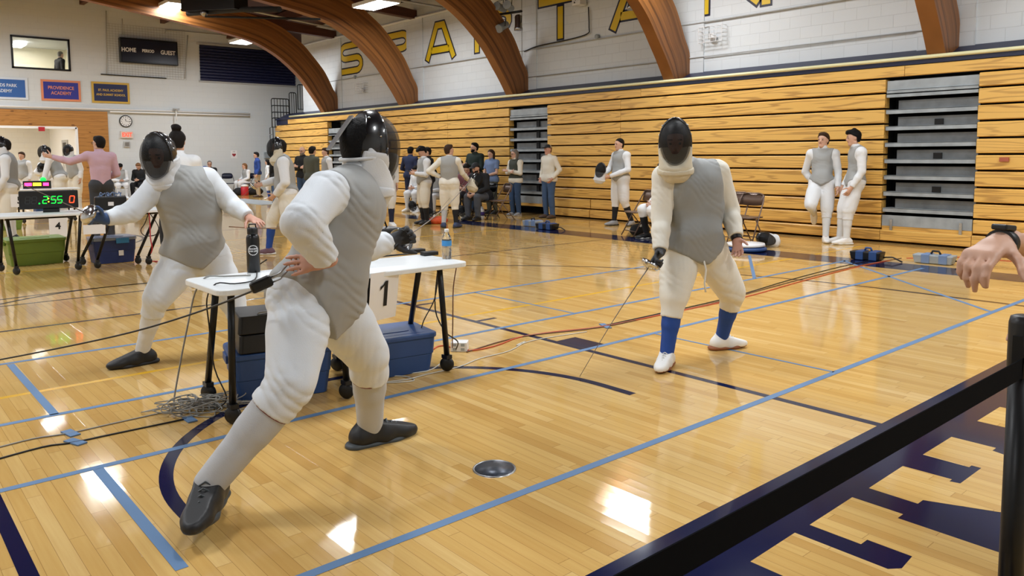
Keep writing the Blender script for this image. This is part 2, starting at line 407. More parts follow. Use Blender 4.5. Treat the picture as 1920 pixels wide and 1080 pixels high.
def floor_mat(name='maple_floor'):
    m = mat(name, 'c99b5c', .2); B = NB(m)
    tc = B.n('ShaderNodeTexCoord'); sp = B.n('ShaderNodeSeparateXYZ'); B.l(tc.outputs['Object'], sp.inputs[0])
    x = B.m('DIVIDE', sp.outputs[0], .057); ip = B.m('FLOOR', x); fx = B.m('FRACT', x)
    w1 = B.n('ShaderNodeTexWhiteNoise'); w1.noise_dimensions = '1D'; B.l(ip, w1.inputs['W'])
    y = B.m('ADD', B.m('DIVIDE', sp.outputs[1], .85), B.m('MULTIPLY', w1.outputs['Value'], 9.)); iy = B.m('FLOOR', y); fy = B.m('FRACT', y)
    cb = B.n('ShaderNodeCombineXYZ'); B.l(ip, cb.inputs[0]); B.l(iy, cb.inputs[1])
    w2 = B.n('ShaderNodeTexWhiteNoise'); w2.noise_dimensions = '2D'; B.l(cb.outputs[0], w2.inputs['Vector'])
    base = B.ramp(w2.outputs['Value'], [(0., 'c09858'), (.18, 'cba562'), (.75, 'd2ae6c'), (1., 'd8b779')])
    mp = B.n('ShaderNodeMapping'); mp.inputs['Scale'].default_value = (60, 2.2, 1); B.l(tc.outputs['Object'], mp.inputs[0])
    ad = B.n('ShaderNodeVectorMath'); ad.operation = 'ADD'; B.l(mp.outputs[0], ad.inputs[0]); B.l(w2.outputs['Color'], ad.inputs[1])
    sc = B.n('ShaderNodeVectorMath'); sc.operation = 'SCALE'; B.l(w2.outputs['Color'], sc.inputs[0]); sc.inputs['Scale'].default_value = 50.; B.l(sc.outputs[0], ad.inputs[1])
    gn = B.n('ShaderNodeTexNoise'); gn.inputs['Scale'].default_value = 1.; gn.inputs['Detail'].default_value = 5; B.l(ad.outputs[0], gn.inputs['Vector'])
    col = B.mix(B.m('MULTIPLY', B.m('SUBTRACT', gn.outputs['Fac'], .35), .75), base, 'b3823f')
    ex = B.m('MINIMUM', fx, B.m('SUBTRACT', 1., fx)); ey = B.m('MINIMUM', fy, B.m('SUBTRACT', 1., fy))
    seam = B.m('MAXIMUM', B.m('LESS_THAN', ex, .018), B.m('LESS_THAN', ey, .0016))
    col = B.mix(B.m('MULTIPLY', seam, .5), col, '6b4522')
    B.l(col, B.b.inputs['Base Color'])
    # every strip lies at a hair of its own angle, so reflections break up along the boards
    tl = B.m('MULTIPLY', B.m('SUBTRACT', w2.outputs['Value'], .5), B.m('MULTIPLY', fx, .0008))
    cup = B.m('MULTIPLY', B.m('MULTIPLY', fx, B.m('SUBTRACT', 1., fx)), -.0005)
    ns = B.n('ShaderNodeTexNoise'); ns.inputs['Scale'].default_value = 7.; B.l(tc.outputs['Object'], ns.inputs['Vector'])
    h = B.m('ADD', B.m('ADD', tl, cup), B.m('MULTIPLY', ns.outputs['Fac'], .0004))
    bp = B.n('ShaderNodeBump'); bp.inputs['Strength'].default_value = .55; bp.inputs['Distance'].default_value = 1.
    B.l(h, bp.inputs['Height']); B.l(bp.outputs[0], B.b.inputs['Normal'])
    B.b.inputs['Roughness'].default_value = .07; B.b.inputs['Specular IOR Level'].default_value = .55
    for nm in ('floor_navy', 'floor_yellow', 'floor_black'):
        pass
floor_mat()

# ================================================================ floor with its painted court
XW, YE, XL, YS = 13.1, 30.0, -8.6, -5.0
fb = MB()
fb.poly([(XL, YS, 0), (XW + 2.6, YS, 0), (XW + 2.6, YE + 9, 0), (XL, YE + 9, 0)])
def paint(mi, pts, z): fb.m = mi; fb.poly([(p[0], p[1], z) for p in pts])
def stripe(mi, a, b, w, z=.0006):
    a, b = np.array(a, float), np.array(b, float); d = nrm(b - a) ; n = np.array([-d[1], d[0]]) * w / 2
    paint(mi, [a - n, b - n, b + n, a + n], z)
def arcs(mi, c, r, a0, a1, w, z=.0006, n=48):
    a = np.linspace(a0, a1, n + 1)
    for i in range(n): paint(mi, [(c[0] + q * math.cos(t), c[1] + q * math.sin(t)) for q, t in ((r - w / 2, a[i]), (r + w / 2, a[i]), (r + w / 2, a[i + 1]), (r - w / 2, a[i + 1]))], z)
NAVY, YEL, BLK, WOOD = 1, 2, 3, 0
BX = 2.24; BL = 1.76
paint(NAVY, [(XL + .5, .32), (12.3, .32), (12.3, BL), (XL + .5, BL)], .0005)
stripe(NAVY, (10.06, BL), (10.06, 28.6), .6, .0005); stripe(NAVY, (-5.6, BL), (-5.6, 28.6), .6, .0005)
stripe(NAVY, (-5.6, 28.3), (10.06, 28.3), .6, .0007)
for x in (BX - 1.83, BX + 1.83): stripe(NAVY, (x, BL), (x, 7.55), .055)
stripe(BLK, (BX - 1.83, 7.55), (BX + 1.83, 7.55), .05)
arcs(BLK, (BX, 7.55), 1.83, 0, math.pi, .05); arcs(BLK, (BX, 3.36), 6.02, 0, math.pi, .05, n=90)
stripe(BLK, (BX + 6.02, BL), (BX + 6.02, 3.36), .05); stripe(BLK, (BX - 6.02, BL), (BX - 6.02, 3.36), .05)
arcs(NAVY, (BX, 3.2), 1.27, 0, math.pi, .06, n=60)
for s in (-1, 1): stripe(NAVY, (BX + s * 1.27, 2.97), (BX + s * 1.27, 3.2), .06)
for s in (-1, 1):
    x0 = BX + s * 1.86
    paint(NAVY, [(x0, 3.91), (x0 + s * .2, 3.91), (x0 + s * .2, 4.23), (x0, 4.23)], .0006)
    for y in (5.21, 6.16): stripe(NAVY, (x0, y), (x0 + s * .2, y), .05)
stripe(YEL, (-7, 5.42), (12, 5.47), .05, .0004); stripe(YEL, (-7, 11.4), (12, 11.4), .05, .0004)
stripe(BLK, (-5.3, 8.85), (9.7, 8.85), .045, .0004); stripe(BLK, (-5.3, 15.1), (9.7, 15.1), .05, .0004)
arcs(BLK, (BX, 15.1), 1.83, 0, 2 * math.pi, .05)
for y in (13.2, 19.5): stripe(YEL, (-6, y), (12, y), .05, .0004)
# serif block letters in bare maple on the navy end band (as they lie, their feet towards the court)
def glyphs(*polys):
    for p in polys: paint(WOOD, p, .001)
glyphs([(4.51, 1.44), (4.86, 1.44), (4.86, 1.24), (4.82, 1.24), (4.7, .82), (4.4, .62), (4.51, 1.1)],
       [(3.81, 1.44), (4.16, 1.44), (4.16, 1.24), (4.11, 1.24), (4.08, 1.14), (3.98, .6), (3.55, .6), (3.43, .96), (3.3, 1.24), (3.25, 1.24), (3.25, 1.44), (3.6, 1.445), (3.61, 1.24), (3.58, 1.24), (3.59, 1.2), (3.84, 1.2), (3.84, 1.24), (3.81, 1.24)],
       [(2.75, 1.44), (3.11, 1.445), (3.11, 1.24), (3.06, 1.24), (3.06, .62), (2.34, .62), (2.34, 1.44), (2.65, 1.445), (2.65, 1.1), (2.69, 1.07), (2.8, 1.08), (2.8, 1.24), (2.75, 1.24)],
       [(5.2, 1.44), (5.7, 1.44), (5.7, 1.24), (5.55, 1.24), (5.55, .8), (5.75, .8), (5.75, .62), (5.15, .62), (5.15, .8), (5.35, .8), (5.35, 1.24), (5.2, 1.24)],
       [(6.0, 1.44), (6.3, 1.44), (6.3, 1.24), (6.24, 1.24), (6.2, 1.0), (6.5, 1.0), (6.45, 1.24), (6.4, 1.24), (6.4, 1.44), (6.75, 1.44), (6.75, 1.24), (6.6, .62), (6.15, .62), (6.0, 1.24)],
       [(1.2, 1.44), (1.9, 1.44), (1.9, 1.24), (1.4, 1.24), (1.4, 1.1), (1.9, 1.1), (1.9, .62), (1.2, .62), (1.2, .8), (1.7, .8), (1.7, .93), (1.2, .93)])
fb.m = 0
fl_o = fb.build('floor', ['maple_floor', 'floor_navy', 'floor_yellow', 'floor_black'], fixn=False); tag(fl_o, kind='structure')

# ================================================================ shell
def wall(name, mb, m): return struct(name, mb, m)
b = MB(); b.box((XW, YS - .2, 0), (XW + .2, 26.9, 5.42)); b.box((XW, YS - .2, 5.42), (XW + .2, 26.9, 6.0))
for y in (24.36, 19.5, 14.62, 9.74, 4.86, -.02): b.box((XW - .03, y - .42, 2.9), (XW + .05, y + .42, 5.42))
wall('wall_right', b, 'block_long')
b = MB(); b.box((XW + .2, 26.7, 0), (XW + 2.6, 26.9, 6)); wall('wall_recess_side', b, 'block_end')
b = MB(); b.box((XW + 2.5, 26.9, 0), (XW + 2.7, YE + .2, 6)); wall('wall_recess', b, 'block_long')
def ew(u, v): q = aty(u, v, YE); return q[0], q[2]
ox, oz = 6.234, 2.43
wx0, wz1 = ew(18.5, 65.0); wx1, wz0 = ew(133, 134)
b = MB()
b.box((ox, YE, 0), (XW + 2.6, YE + .2, 9)); b.box((XL - .2, YE, oz), (ox, YE + .2, wz0)); b.box((XL - .2, YE, wz1), (ox, YE + .2, 9))
b.box((XL - .2, YE, wz0), (wx0, YE + .2, wz1)); b.box((wx1, YE, wz0), (ox, YE + .2, wz1)); b.box((XL - .2, YE, 0), (1.2, YE + .2, oz))
wall('wall_end', b, 'block_end')
b = MB(); b.box((XL - .2, YS - .2, 0), (XL, YE + .2, 6)); wall('wall_left', b, 'block_long')
b = MB(); b.box((XL - .2, YS - .2, 0), (XW + .2, YS, 9)); wall('wall_back', b, 'block_end')
# roof deck, two slopes
zr, ze = 7.55, 6.05
b = MB()
for x0, x1 in ((XW + 2.8, BX), (BX, XL - .4)):
    z0, z1 = (ze - .38, zr) if x0 > x1 else (zr, ze)
    b.add([(x0, YS - .2, z0), (x1, YS - .2, z1), (x1, YE + .2, z1), (x0, YE + .2, z0), (x0, YS - .2, z0 + .2), (x1, YS - .2, z1 + .2), (x1, YE + .2, z1 + .2), (x0, YE + .2, z0 + .2)],
          [(0, 1, 2, 3), (4, 5, 6, 7), (0, 1, 5, 4), (1, 2, 6, 5), (2, 3, 7, 6), (3, 0, 4, 7)])
b.build('ceiling', 'deck_wood')['kind'] = 'structure'
# glued laminated arches: a curved leg, then a straight rafter rising to the ridge, with a rafter tail on to the wall
INN = [(12.58, 2.875), (12.5, 3.0), (12.41, 3.14), (12.28, 3.33), (12.13, 3.53), (11.93, 3.8), (11.72, 4.05), (11.45, 4.3), (11.07, 4.6), (10.68, 4.83), (10.2, 5.04), (9.5, 5.2), (8.6, 5.34), (7.66, 5.47), (5., 5.83), (BX, 6.2)]
OUT = [(13.08, 2.875), (13.08, 3.1), (13.07, 3.38), (13.0, 3.56), (12.9, 3.72), (12.65, 4.2), (12.42, 4.5), (12.15, 4.8), (11.9, 5.06), (11.58, 5.3), (11.1, 5.6), (10.3, 5.85), (9.2, 6.02), (8., 6.2), (5.2, 6.58), (BX, 6.98)]
def densify(P):
    P = np.array(P); o = []
    for i in range(len(P) - 1):
        p0, p1, p2, p3 = P[max(i - 1, 0)], P[i], P[i + 1], P[min(i + 2, len(P) - 1)]
        for t in (0, .25, .5, .75): o.append(.5 * (2 * p1 + (p2 - p0) * t + (2 * p0 - 5 * p1 + 4 * p2 - p3) * t * t + (3 * p1 - p0 - 3 * p2 + p3) * t ** 3))
    return o + [P[-1]]
def make_arch(y, label):
    th = .26; A, B2 = densify(INN), densify(OUT); n = len(A); vs = []; fs = []; uv = []
    A = A + [(2 * BX - a[0], a[1]) for a in A[::-1][1:]]; B2 = B2 + [(2 * BX - a[0], a[1]) for a in B2[::-1][1:]]; n = len(A)
    s = 0.; S = [0.]
    for i in range(1, n): s += math.hypot(A[i][0] - A[i - 1][0], A[i][1] - A[i - 1][1]); S.append(s)
    me = bpy.data.meshes.new('arch'); V_ = []; F_ = []; U_ = []
    def quad(p, u): b0 = len(V_); V_.extend(p); F_.append((b0, b0 + 1, b0 + 2, b0 + 3)); U_.extend(u)
    y0, y1 = -th / 2, th / 2
    for i in range(n - 1):
        a, a2, c, c2 = A[i], A[i + 1], B2[i], B2[i + 1]; u0, u1 = S[i], S[i + 1]
        P = lambda q, yy: (q[0], yy, q[1])
        quad([P(a, y0), P(c, y0), P(c2, y0), P(a2, y0)], [(0, u0), (1, u0), (1, u1), (0, u1)])
        quad([P(a, y1), P(a2, y1), P(c2, y1), P(c, y1)], [(0, u0), (0, u1), (1, u1), (1, u0)])
        quad([P(a, y1), P(a, y0), P(a2, y0), P(a2, y1)], [(.02, u0), (.03, u0), (.03, u1), (.02, u1)])
        quad([P(c, y0), P(c, y1), P(c2, y1), P(c2, y0)], [(.97, u0), (.98, u0), (.98, u1), (.97, u1)])
    me.from_pydata(V_, [], F_); ul = me.uv_layers.new(name='UVMap')
    for l, u in zip(ul.data, U_): l.uv = u
    me.materials.append(MATS['arch_wood']); me.update()
    r = thing('roof_arch', label, 'arch', (0, y, 0), 'laminated timber roof arches')
    o = bpy.data.objects.new('curved_beam', me); link(o, r)
    for sg in (1, -1):
        t = MB(); X = lambda x: x if sg > 0 else 2 * BX - x
        prof = [(X(9.0), 5.62), (X(13.09), 5.42), (X(13.09), 5.66), (X(9.0), 6.02)]
        t.prism([(p[0], y - .11, p[1]) for p in prof], (0, .22, 0)); t.build('rafter_tail', 'beam_wood', r)
    return r
AL = ['curved timber arch nearest the end wall, beside the navy roller door', 'curved timber arch between the wall letters S and P', 'curved timber arch with stage lights clamped to it', 'curved timber arch just right of the second letter A',
      'curved timber arch at the top right above the wide aisle gap', 'curved timber arch over the near end of the gym']
for y, l in zip((24.36, 19.48, 14.62, 9.77, 4.79, -.1), AL): make_arch(y, l)
# purlins between the arches
for i, x in enumerate((11.6, 9.2, 6.6, 4.4, .0, -2.2, -4.7)):
    z = zr - abs(x - BX) * (zr - 5.67) / (XW + 2.8 - BX) - .34 if x > BX else zr - abs(x - BX) * (zr - ze) / (BX - XL + .4) - .34
    b = MB(); b.box((x - .07, YS, z), (x + .07, YE, z + .3)); b.build('trim_purlin', 'beam_wood')['kind'] = 'structure'
# ledge between bleacher top and wall
b = MB(); b.prism([(12.6, YS, 2.83), (12.6, YS, 2.6), (XW, YS, 2.6), (XW, YS, 3.05)], (0, 28.15 - YS, 0)); b.build('trim_ledge_cover', 'navy_vinyl')['kind'] = 'structure'
b = MB(); b.box((12.56, YS, 2.775), (12.62, 28.15, 2.835)); b.build('trim_ledge_band', 'navy_paint')['kind'] = 'structure'
t = MB(); t.tube([(12.545, YS, 2.868), (12.545, 26.9, 2.868)], .03, 12); o = t.build('hand_rail', 'pale_rail'); tag(o, 'long pale cream rail along the top of the folded bleachers', 'rail')

# ================================================================ folded bleachers
ZR = [.012, .21, .44, .673, .905, 1.15, 1.389, 1.626, 1.872, 2.111, 2.354, 2.581, 2.773]
YA0, YA1 = 14.64, 13.27          # narrow aisle
YB0, YB1 = 5.52, 4.19            # wide aisle
ysm = atx(1163, 300, 12.56)[1]; ytop = atx(1201, 185, 12.56)[1]; ytop2 = atx(1696, 130, 12.56)[1]; ybot = atx(1107.5, 395, 12.56)[1]
def bleacher(label, rows, under):
    r = thing('bleacher', label, 'bleacher', (12.56, rows[0][1], 0), 'folded bleacher sections')
    b = MB()
    for y0, y1 in under: b.box((12.725, y0 + .02, .02), (13.04, y1 - .02, 2.58))
    b.build('understructure', 'dark_void', r)
    for k, a, c in rows:
        z0, z1 = ZR[k], ZR[k + 1]; x = 12.56 - (.03 if k == 0 else 0) + .004 * (k % 2)
        b = MB(); pr = [(x + .01, z0 + .024), (x, z0 + .034), (x, z1 - .022), (x + .014, z1 - .006), (x + .16, z1), (x + .16, z0 + .024)]
        b.prism([(p[0], a + .004, p[1]) for p in pr], (0, c - a - .008, 0))
        o = b.build('riser_board', 'bleacher_wood', r)
    return r
ysl = atx(894, 200, 12.56)[1]
rl = [(0, YA0, 20.2), (0, 20.2, 28.2)] + [q for k in range(1, 11) for q in ((k, YA0, 17.2), (k, 17.2, 22.4 if k % 2 else 22.4), (k, 22.4, 22.75), (k, 24.05, 28.2))] + [(11, ytop + 4.6, 20.4), (11, 20.4, 27.1)]
rl = [q for q in rl if q[2] - q[1] > .4]
bleacher('folded wooden bleacher section left of the narrow aisle, behind the spectators', rl, [(YA0, 22.75), (24.05, 28.2)])
rm = [(k, YB0, ybot) for k in (0, 1)] + [(k, ybot + .02, YA1) for k in (0, 1)] + [q for k in range(2, 11) for q in ((k, YB0, ysm), (k, ysm, YA1))] + [(11, ytop2, ytop), (11, ytop, ytop + 4.6)]
bleacher('folded wooden bleacher section between the two aisles, behind two leaning fencers', rm, [(YB0, YA1)])
rr = [(k, -.6, YB1) for k in range(0, 11)] + [(k, YS + .1, -.6) for k in range(0, 11)] + [(11, -.6, ytop2), (11, YS + .1, -.6)] + [(0, YB1, YB0)]
bleacher('folded wooden bleacher section right of the wide aisle', rr, [(YS + .1, YB1)])
def aisle(label, y0, y1, n, zb, zt, brackets):
    r = thing('aisle_steps', label, 'steps', (12.56, y0, 0), 'grey steel aisle steps')
    b = MB(); b.box((12.95, y0, 0), (13.05, y1, zt)); b.build('back_panel', 'dark_void', r)
    p = (zt - zb) / n
    for i in range(n + 1):
        z = zb + i * p
        if i == n: z1 = zt; b = MB(); b.box((12.6, y0 + .01, zt - .16), (12.66, y1 - .01, zt)); b.build('step_panel', 'grey_steel', r); z = zt - .21
        b = MB(); b.box((12.585, y0 + .01, z), (12.64, y1 - .01, z + .062)); b.box((12.585, y0 + .01, z + .055), (12.9, y1 - .01, z + .065)); b.build('nosing', 'grey_steel', r)
        if i < n:
            b = MB(); b.box((12.68, y0 + .01 , z + .064), (12.7, y1 - .16, z + p - .05)); b.build('step_panel', 'dark_steel', r)
            if brackets and i % 2 == 1:
                b = MB(); yc = y0 + (y1 - y0) * .42; b.rbox(.12, .1, 0, .03, r=.02); b2 = MB(); b2.box((12.65, yc - .06, z + .07), (12.685, yc + .06, z + .16)); b2.build('bracket', 'black_metal', r)
            if not brackets:
                b2 = MB(); yc = y0 + (y1 - y0) * .3; b2.box((12.64, yc - .05, z + .065), (12.69, yc + .05, z + p - .03)); b2.build('bracket', 'matte_black', r)
    b = MB(); b.box((12.57, y0 + .01, .27), (12.6, y1 - .01, .44)); b.build('step_panel', 'grey_steel', r)
    b = MB(); b.box((12.575, y0 + .01, .2), (12.62, y1 - .01, .268)); b.build('lower_board', 'bleacher_wood', r)
    for yy in (y0 + .16, y1 - .16):
        b = MB(); b.box((12.55, yy - .02, .2), (12.575, yy + .02, .38)); b.build('latch', 'chrome', r)
    return r
aisle('wide aisle gap of grey steel steps in the bleachers at right', YB1, YB0, 8, .49, 2.55, True)
aisle('narrow aisle gap of grey steel steps behind the capped man', YA1, YA0, 8, .49, 2.53, False)
aisle('far narrow aisle gap in the bleachers, half hidden behind the nearest fencer mask', 22.75, 24.05, 8, .49, 2.35, False)
for y, z, l in ((atx(1607, 270, 12.55)[1], 1.31, 'small faded red plate on a bleacher board beside the dark-haired fencer'), (atx(1883, 299, 12.55)[1], atx(1883, 299, 12.55)[2], 'small faded red plate on the bleacher right of the wide aisle')):
    b = MB(); b.box((12.535, y - .06, z - .03), (12.557, y + .06, z + .03)); o = b.build('number_plate', mat('red_plate', 'a8593f', .5) if 'red_plate' not in MATS else 'red_plate', loc=(12.54, y, z)); tag(o, l, 'plate')
# guard rails at the far end of the bleachers
def guard(label, pts_u, y, nb, lean=0.):
    (u0, v0), (u1, v1) = pts_u
    p, q = aty(u0, v0, y), aty(u1, v1, y); x0, z1 = p[0], p[2]; x1, z0 = q[0], q[2]
    r = thing('guard_rail', label, 'rail', (x0, y, z0), 'black guard rails at the bleacher end')
    t = MB(); c = .06; t.tube([(x0, y, z0), (x0, y, z1 - c), (x0 + c * .3, y, z1 - c * .3), (x0 + c, y, z1), (x1 - c, y, z1), (x1 - c * .3, y, z1 - c * .3), (x1, y, z1 - c), (x1, y, z0)], .018, 8); t.build('frame', 'black_metal', r)
    for i in range(nb):
        x = x0 + (x1 - x0) * (i + 1) / (nb + 1); t = MB(); t.tube([(x, y, z0), (x, y, z1)], .011, 6); t.build('bar', 'black_metal', r)
    t = MB(); t.tube([(x0, y, z0 + .02), (x1, y, z0 + .02)], .015, 6); t.build('bottom_bar', 'black_metal', r)
guard('topmost of the black guard rails stacked at the bleacher end', ((508.5, 184.5), (543, 240)), 28.3, 5)
guard('second of the black guard rails stacked at the bleacher end', ((509, 197.5), (543.5, 240)), 28.22, 5)
guard('third of the black guard rails stacked at the bleacher end', ((509.5, 210), (544, 240)), 28.14, 5)
guard('lowest of the black guard rails stacked at the bleacher end', ((510, 221), (544.5, 240)), 28.06, 5)
guard('narrow black guard rail between the stacked rails and the tall one', ((542, 173.5), (556, 216)), 27.6, 2)
guard('tall wide black guard rail beside the first timber arch', ((557.5, 158.5), (592, 207)), 27.2, 6)
b = MB()
for k in range(9): b.tube([(12.38, 28.26, .1 + k * .27), (12.38, 28.26, .34 + k * .27), (12.5, 28.26, .38 + k * .27), (12.5, 28.26, .1 + k * .27)], .016, 6)
o = b.build('folded_rail_stack', 'black_metal', loc=(12.45, 28.26, 0)); tag(o, 'column of folded black rails up the far end of the bleachers', 'rail')

# ================================================================ yellow wall letters
XF = XW - .004
def stroke(paths, w):
    """outline polygons for thick polyline strokes with round joints are avoided: returns list of quads"""
    out = []
    for P in paths:
        P = [np.array(p, float) for p in P]; L = []; R_ = []
        for i in range(len(P)):
            d0 = nrm(P[i] - P[i - 1]) if i else nrm(P[1] - P[0]); d1 = nrm(P[i + 1] - P[i]) if i < len(P) - 1 else d0
            n0 = np.array([-d0[1], d0[0]]); n1 = np.array([-d1[1], d1[0]]); n = nrm(n0 + n1); k = 1 / max(n.dot(n0), .35)
            L.append(P[i] + n * w / 2 * k); R_.append(P[i] - n * w / 2 * k)
        out.append((L, R_))
    return out
def arcp(c, rx, ry, a0, a1, n=7): return [(c[0] + rx * math.cos(math.radians(a0 + (a1 - a0) * i / n)), c[1] + ry * math.sin(math.radians(a0 + (a1 - a0) * i / n))) for i in range(n + 1)]
hW = 1.58; S_ = .26; q = S_ / 2
SH = 1.09 - S_; m_ = SH / 2
LET = {
 'S': [[(1.52, 1.09 - q)] + arcp((.42, 1.09 - q - m_ / 2), .29, m_ / 2, 90, 270) + arcp((1.16, q + m_ / 2), .29, m_ / 2, 90, -90) + [(.02, q)]],
 'P': [[(q, 0), (q, 1.09 - q)] + arcp((1.16, 1.09 - q - m_ / 2), .29, m_ / 2, 90, -90) + [(q * 2, 1.09 - q - m_)]],
 'R': [[(q, 0), (q, 1.09 - q)] + arcp((1.16, 1.09 - q - m_ / 2), .29, m_ / 2, 90, -90) + [(q * 2, 1.09 - q - m_)], [(.85, 1.09 - q - m_), (1.43, 0)]],
 'A': [[(.13, 0), (.63, .98), (.95, .98), (1.45, 0)], [(.33, .3), (1.25, .3)]],
 'T': [[(0, 1.09 - q), (1.58, 1.09 - q)], [(.79, 0), (.79, 1.09 - q * 2)]],
 'N': [[(q, 0), (q, 1.09)], [(.24, 1.0), (1.36, .1)], [(1.6 - q, 0), (1.6 - q, 1.09)]]}
for ch, y0, lab in (('S', 24.09, 'large yellow wall letter S at the far left of the row'), ('P', 21.35, 'large yellow wall letter P partly behind the second arch'), ('A', 19.03, 'large yellow wall letter A, the first one, between second and third arch'), ('R', 16.69, 'large yellow wall letter R mostly hidden behind the third arch'),
                 ('T', 14.17, 'large yellow wall letter T beside the stage lights'), ('A', 11.88, 'large yellow wall letter A, the second one, cut by the fourth arch'), ('N', 9.45, 'large yellow wall letter N at the top edge'), ('S', 6.95, 'large yellow wall letter S at the right end of the row')):
    mb = MB()
    for lay, (w, xo) in enumerate(((S_, .0), (S_ - .085, -.002))):
        mb.m = lay
        for L, R_ in stroke(LET[ch], w):
            if lay: # pull the inner stroke back from its ends
                for e, f in ((0, 1), (-1, -2)):
                    d = nrm((np.array(L[f]) + R_[f]) / 2 - (np.array(L[e]) + R_[e]) / 2) * .0425; L[e] = L[e] + d; R_[e] = R_[e] + d
            for i in range(len(L) - 1): mb.poly([(XF + xo, y0 - p[0], 4.12 + p[1]) for p in (L[i], L[i + 1], R_[i + 1], R_[i])])
    o = mb.build('wall_letter', ['letter_edge', 'yellow_letter'], fixn=False, loc=(XF, y0 - .8, 4.12)); tag(o, lab, 'letter', 'painted wall letters')
# conduits and fixtures on the long wall
def cable(name, label, cat, pts, r, m, group=None, smooth=4):
    P = [np.asarray(p, float) for p in pts]; o = []
    if smooth and len(P) > 2:
        for i in range(len(P) - 1):
            p0, p1, p2, p3 = P[max(i - 1, 0)], P[i], P[i + 1], P[min(i + 2, len(P) - 1)]
            for k in range(smooth): t = k / smooth; o.append(.5 * (2 * p1 + (p2 - p0) * t + (2 * p0 - 5 * p1 + 4 * p2 - p3) * t * t + (3 * p1 - p0 - 3 * p2 + p3) * t ** 3))
        P = o + [P[-1]]
    t = MB(); t.tube(P, r, 6); ob = t.build(name, m, loc=P[0]); tag(ob, label, cat, group); return ob
xc = XW - .02
cable('wall_conduit', 'thin grey conduit running under the yellow wall letters', 'conduit', [(xc - .02, 26.5, 4.0), (xc - .02, -4, 4.02)], .014, 'grey_paint', smooth=0)
cable('wall_conduit', 'lower thin grey conduit along the block wall above the ledge', 'conduit', [(xc - .02, 14.6, 3.34), (xc - .02, 4.9, 3.34)], .012, 'grey_paint', smooth=0)
cable('wall_conduit', 'grey conduit looping over the caged light at right', 'conduit', [(xc, 9.6, 3.86), (xc, 9.25, 3.92), (xc, 9.2, 3.88), (xc, 9.2, 3.78)], .012, 'grey_paint')
cable('wall_conduit', 'vertical grey conduit right of the stage lights', 'conduit', [(xc, 14.72, 5.4), (xc, 14.72, 3.05)], .02, 'grey_paint', smooth=0)
cable('wall_pipe', 'white pipe along the top of the block wall under the roof', 'pipe', [(xc - .03, 26.85, 5.44), (xc - .03, -4, 5.44)], .04, 'white_paint', smooth=0)
cable('speaker_cable', 'black cable hanging from the white speaker across the letter T', 'cable', [(xc - .035, 12.42, 4.75), (xc - .035, 12.4, 4.3), (xc - .035, 12.45, 4.16), (xc - .035, 13.0, 4.1), (xc - .04, 14.1, 4.06), (xc - .04, 14.6, 3.98)], .014, 'black_cord')
for y, z, l in ((23.0, 4.02, 'small round junction box under the wall letter S'), (12.16, 4.06, 'small round junction box right of the letter T')):
    t = MB(); t.lathe([(.055, 0), (.055, .05), (.02, .06)], (xc - .0, y, z), (-1, 0, 0), 14); o = t.build('junction_box', 'grey_steel', loc=(xc, y, z)); tag(o, l, 'junction box')
def cage(y, z, label):
    r = thing('caged_light', label, 'light', (xc, y, z), 'wire caged wall lights')
    t = MB()
    for i in range(5): t.tube([(xc, y + .27 - .135 * i, z - .15), (xc - .16, y + .27 - .135 * i, z - .15), (xc - .16, y + .27 - .135 * i, z + .15), (xc, y + .27 - .135 * i, z + .15)], .006, 5)
    for i in range(5): t.tube([(xc, y + .27, z - .15 + .075 * i), (xc - .16, y + .27, z - .15 + .075 * i), (xc - .16, y - .27, z - .15 + .075 * i), (xc, y - .27, z - .15 + .075 * i)], .006, 5)
    t.build('cage', 'white_plastic', r)
    t = MB(); t.lathe([(.02, 0), (.07, .03), (.09, .08), (.06, .12)], (xc - .02, y, z), (-.6, .1, -.7), 16); t.build('lamp_head', 'white_plastic', r)
cage(9.07, 3.74, 'wire caged wall light to the right of the fourth arch')
cage(22.5, 3.62, 'wire caged wall light under the letter S, half behind the second arch')
# white speaker on the wall and the stage lights
r = thing('wall_speaker', 'white perforated speaker box hung beside the letter T', 'speaker', (xc, 12.6, 4.95)); b = MB(); b.obox((12.95, 12.62, 5.0), (1, 0, 0), (0, 1, 0), (.0, .0, 1), .11, .13, .2); b.build('cabinet', 'white_plastic', r, bevel=.015)
for i in range(3):
    b = MB(); b.lathe([(.02, 0), (.02, .006)], (12.84, 12.66 - .03 * i, 4.86 + .06 * i), (-1, 0, 0), 10); b.build('vent_hole', 'matte_black', r)
def canlight(c, ax, label, m='grey_steel'):
    r = thing('stage_spotlight', label, 'stage light', c, 'stage lights on the third arch'); ax = nrm(ax)
    t = MB(); t.lathe([(.05, -.2), (.085, -.17), (.085, .08), (.1, .1), (.1, .16)], c, ax, 18); t.build('housing', m, r)
    t = MB(); t.lathe([(.001, .135), (.09, .135)], c, ax, 18, cap=False); t.build('lens', 'grey_paint', r)
    t = MB(); c = np.array(c); t.tube([c + V(0, -.1, 0), c + V(0, -.12, .16), c + V(0, .12, .16), c + V(0, .1, 0)], .01, 6); t.build('yoke', 'black_metal', r)
cl = lambda u, v: atx(u, v, 12.2)
canlight(cl(942, 50), (-.9, -.15, -.45), 'lowest stage light on the arch, pointing to the court'); canlight(cl(938, 14), (-.9, -.2, .1), 'upper left stage light on the third arch'); canlight(cl(954, 12), (-.8, -.5, .1), 'upper right stage light on the third arch')
canlight(cl(972, 44), (0, 0, -1), 'silver stage light hanging straight down beside the others', 'steel'); canlight(atx(1185, 3, 12.2), (0, 0, -1), 'grey stage light hanging above the second letter A', 'steel')
cable('lamp_bar', 'black bar carrying the cluster of stage lights', 'bar', [cl(930, 28), cl(978, 21)], .03, 'black_metal', smooth=0)

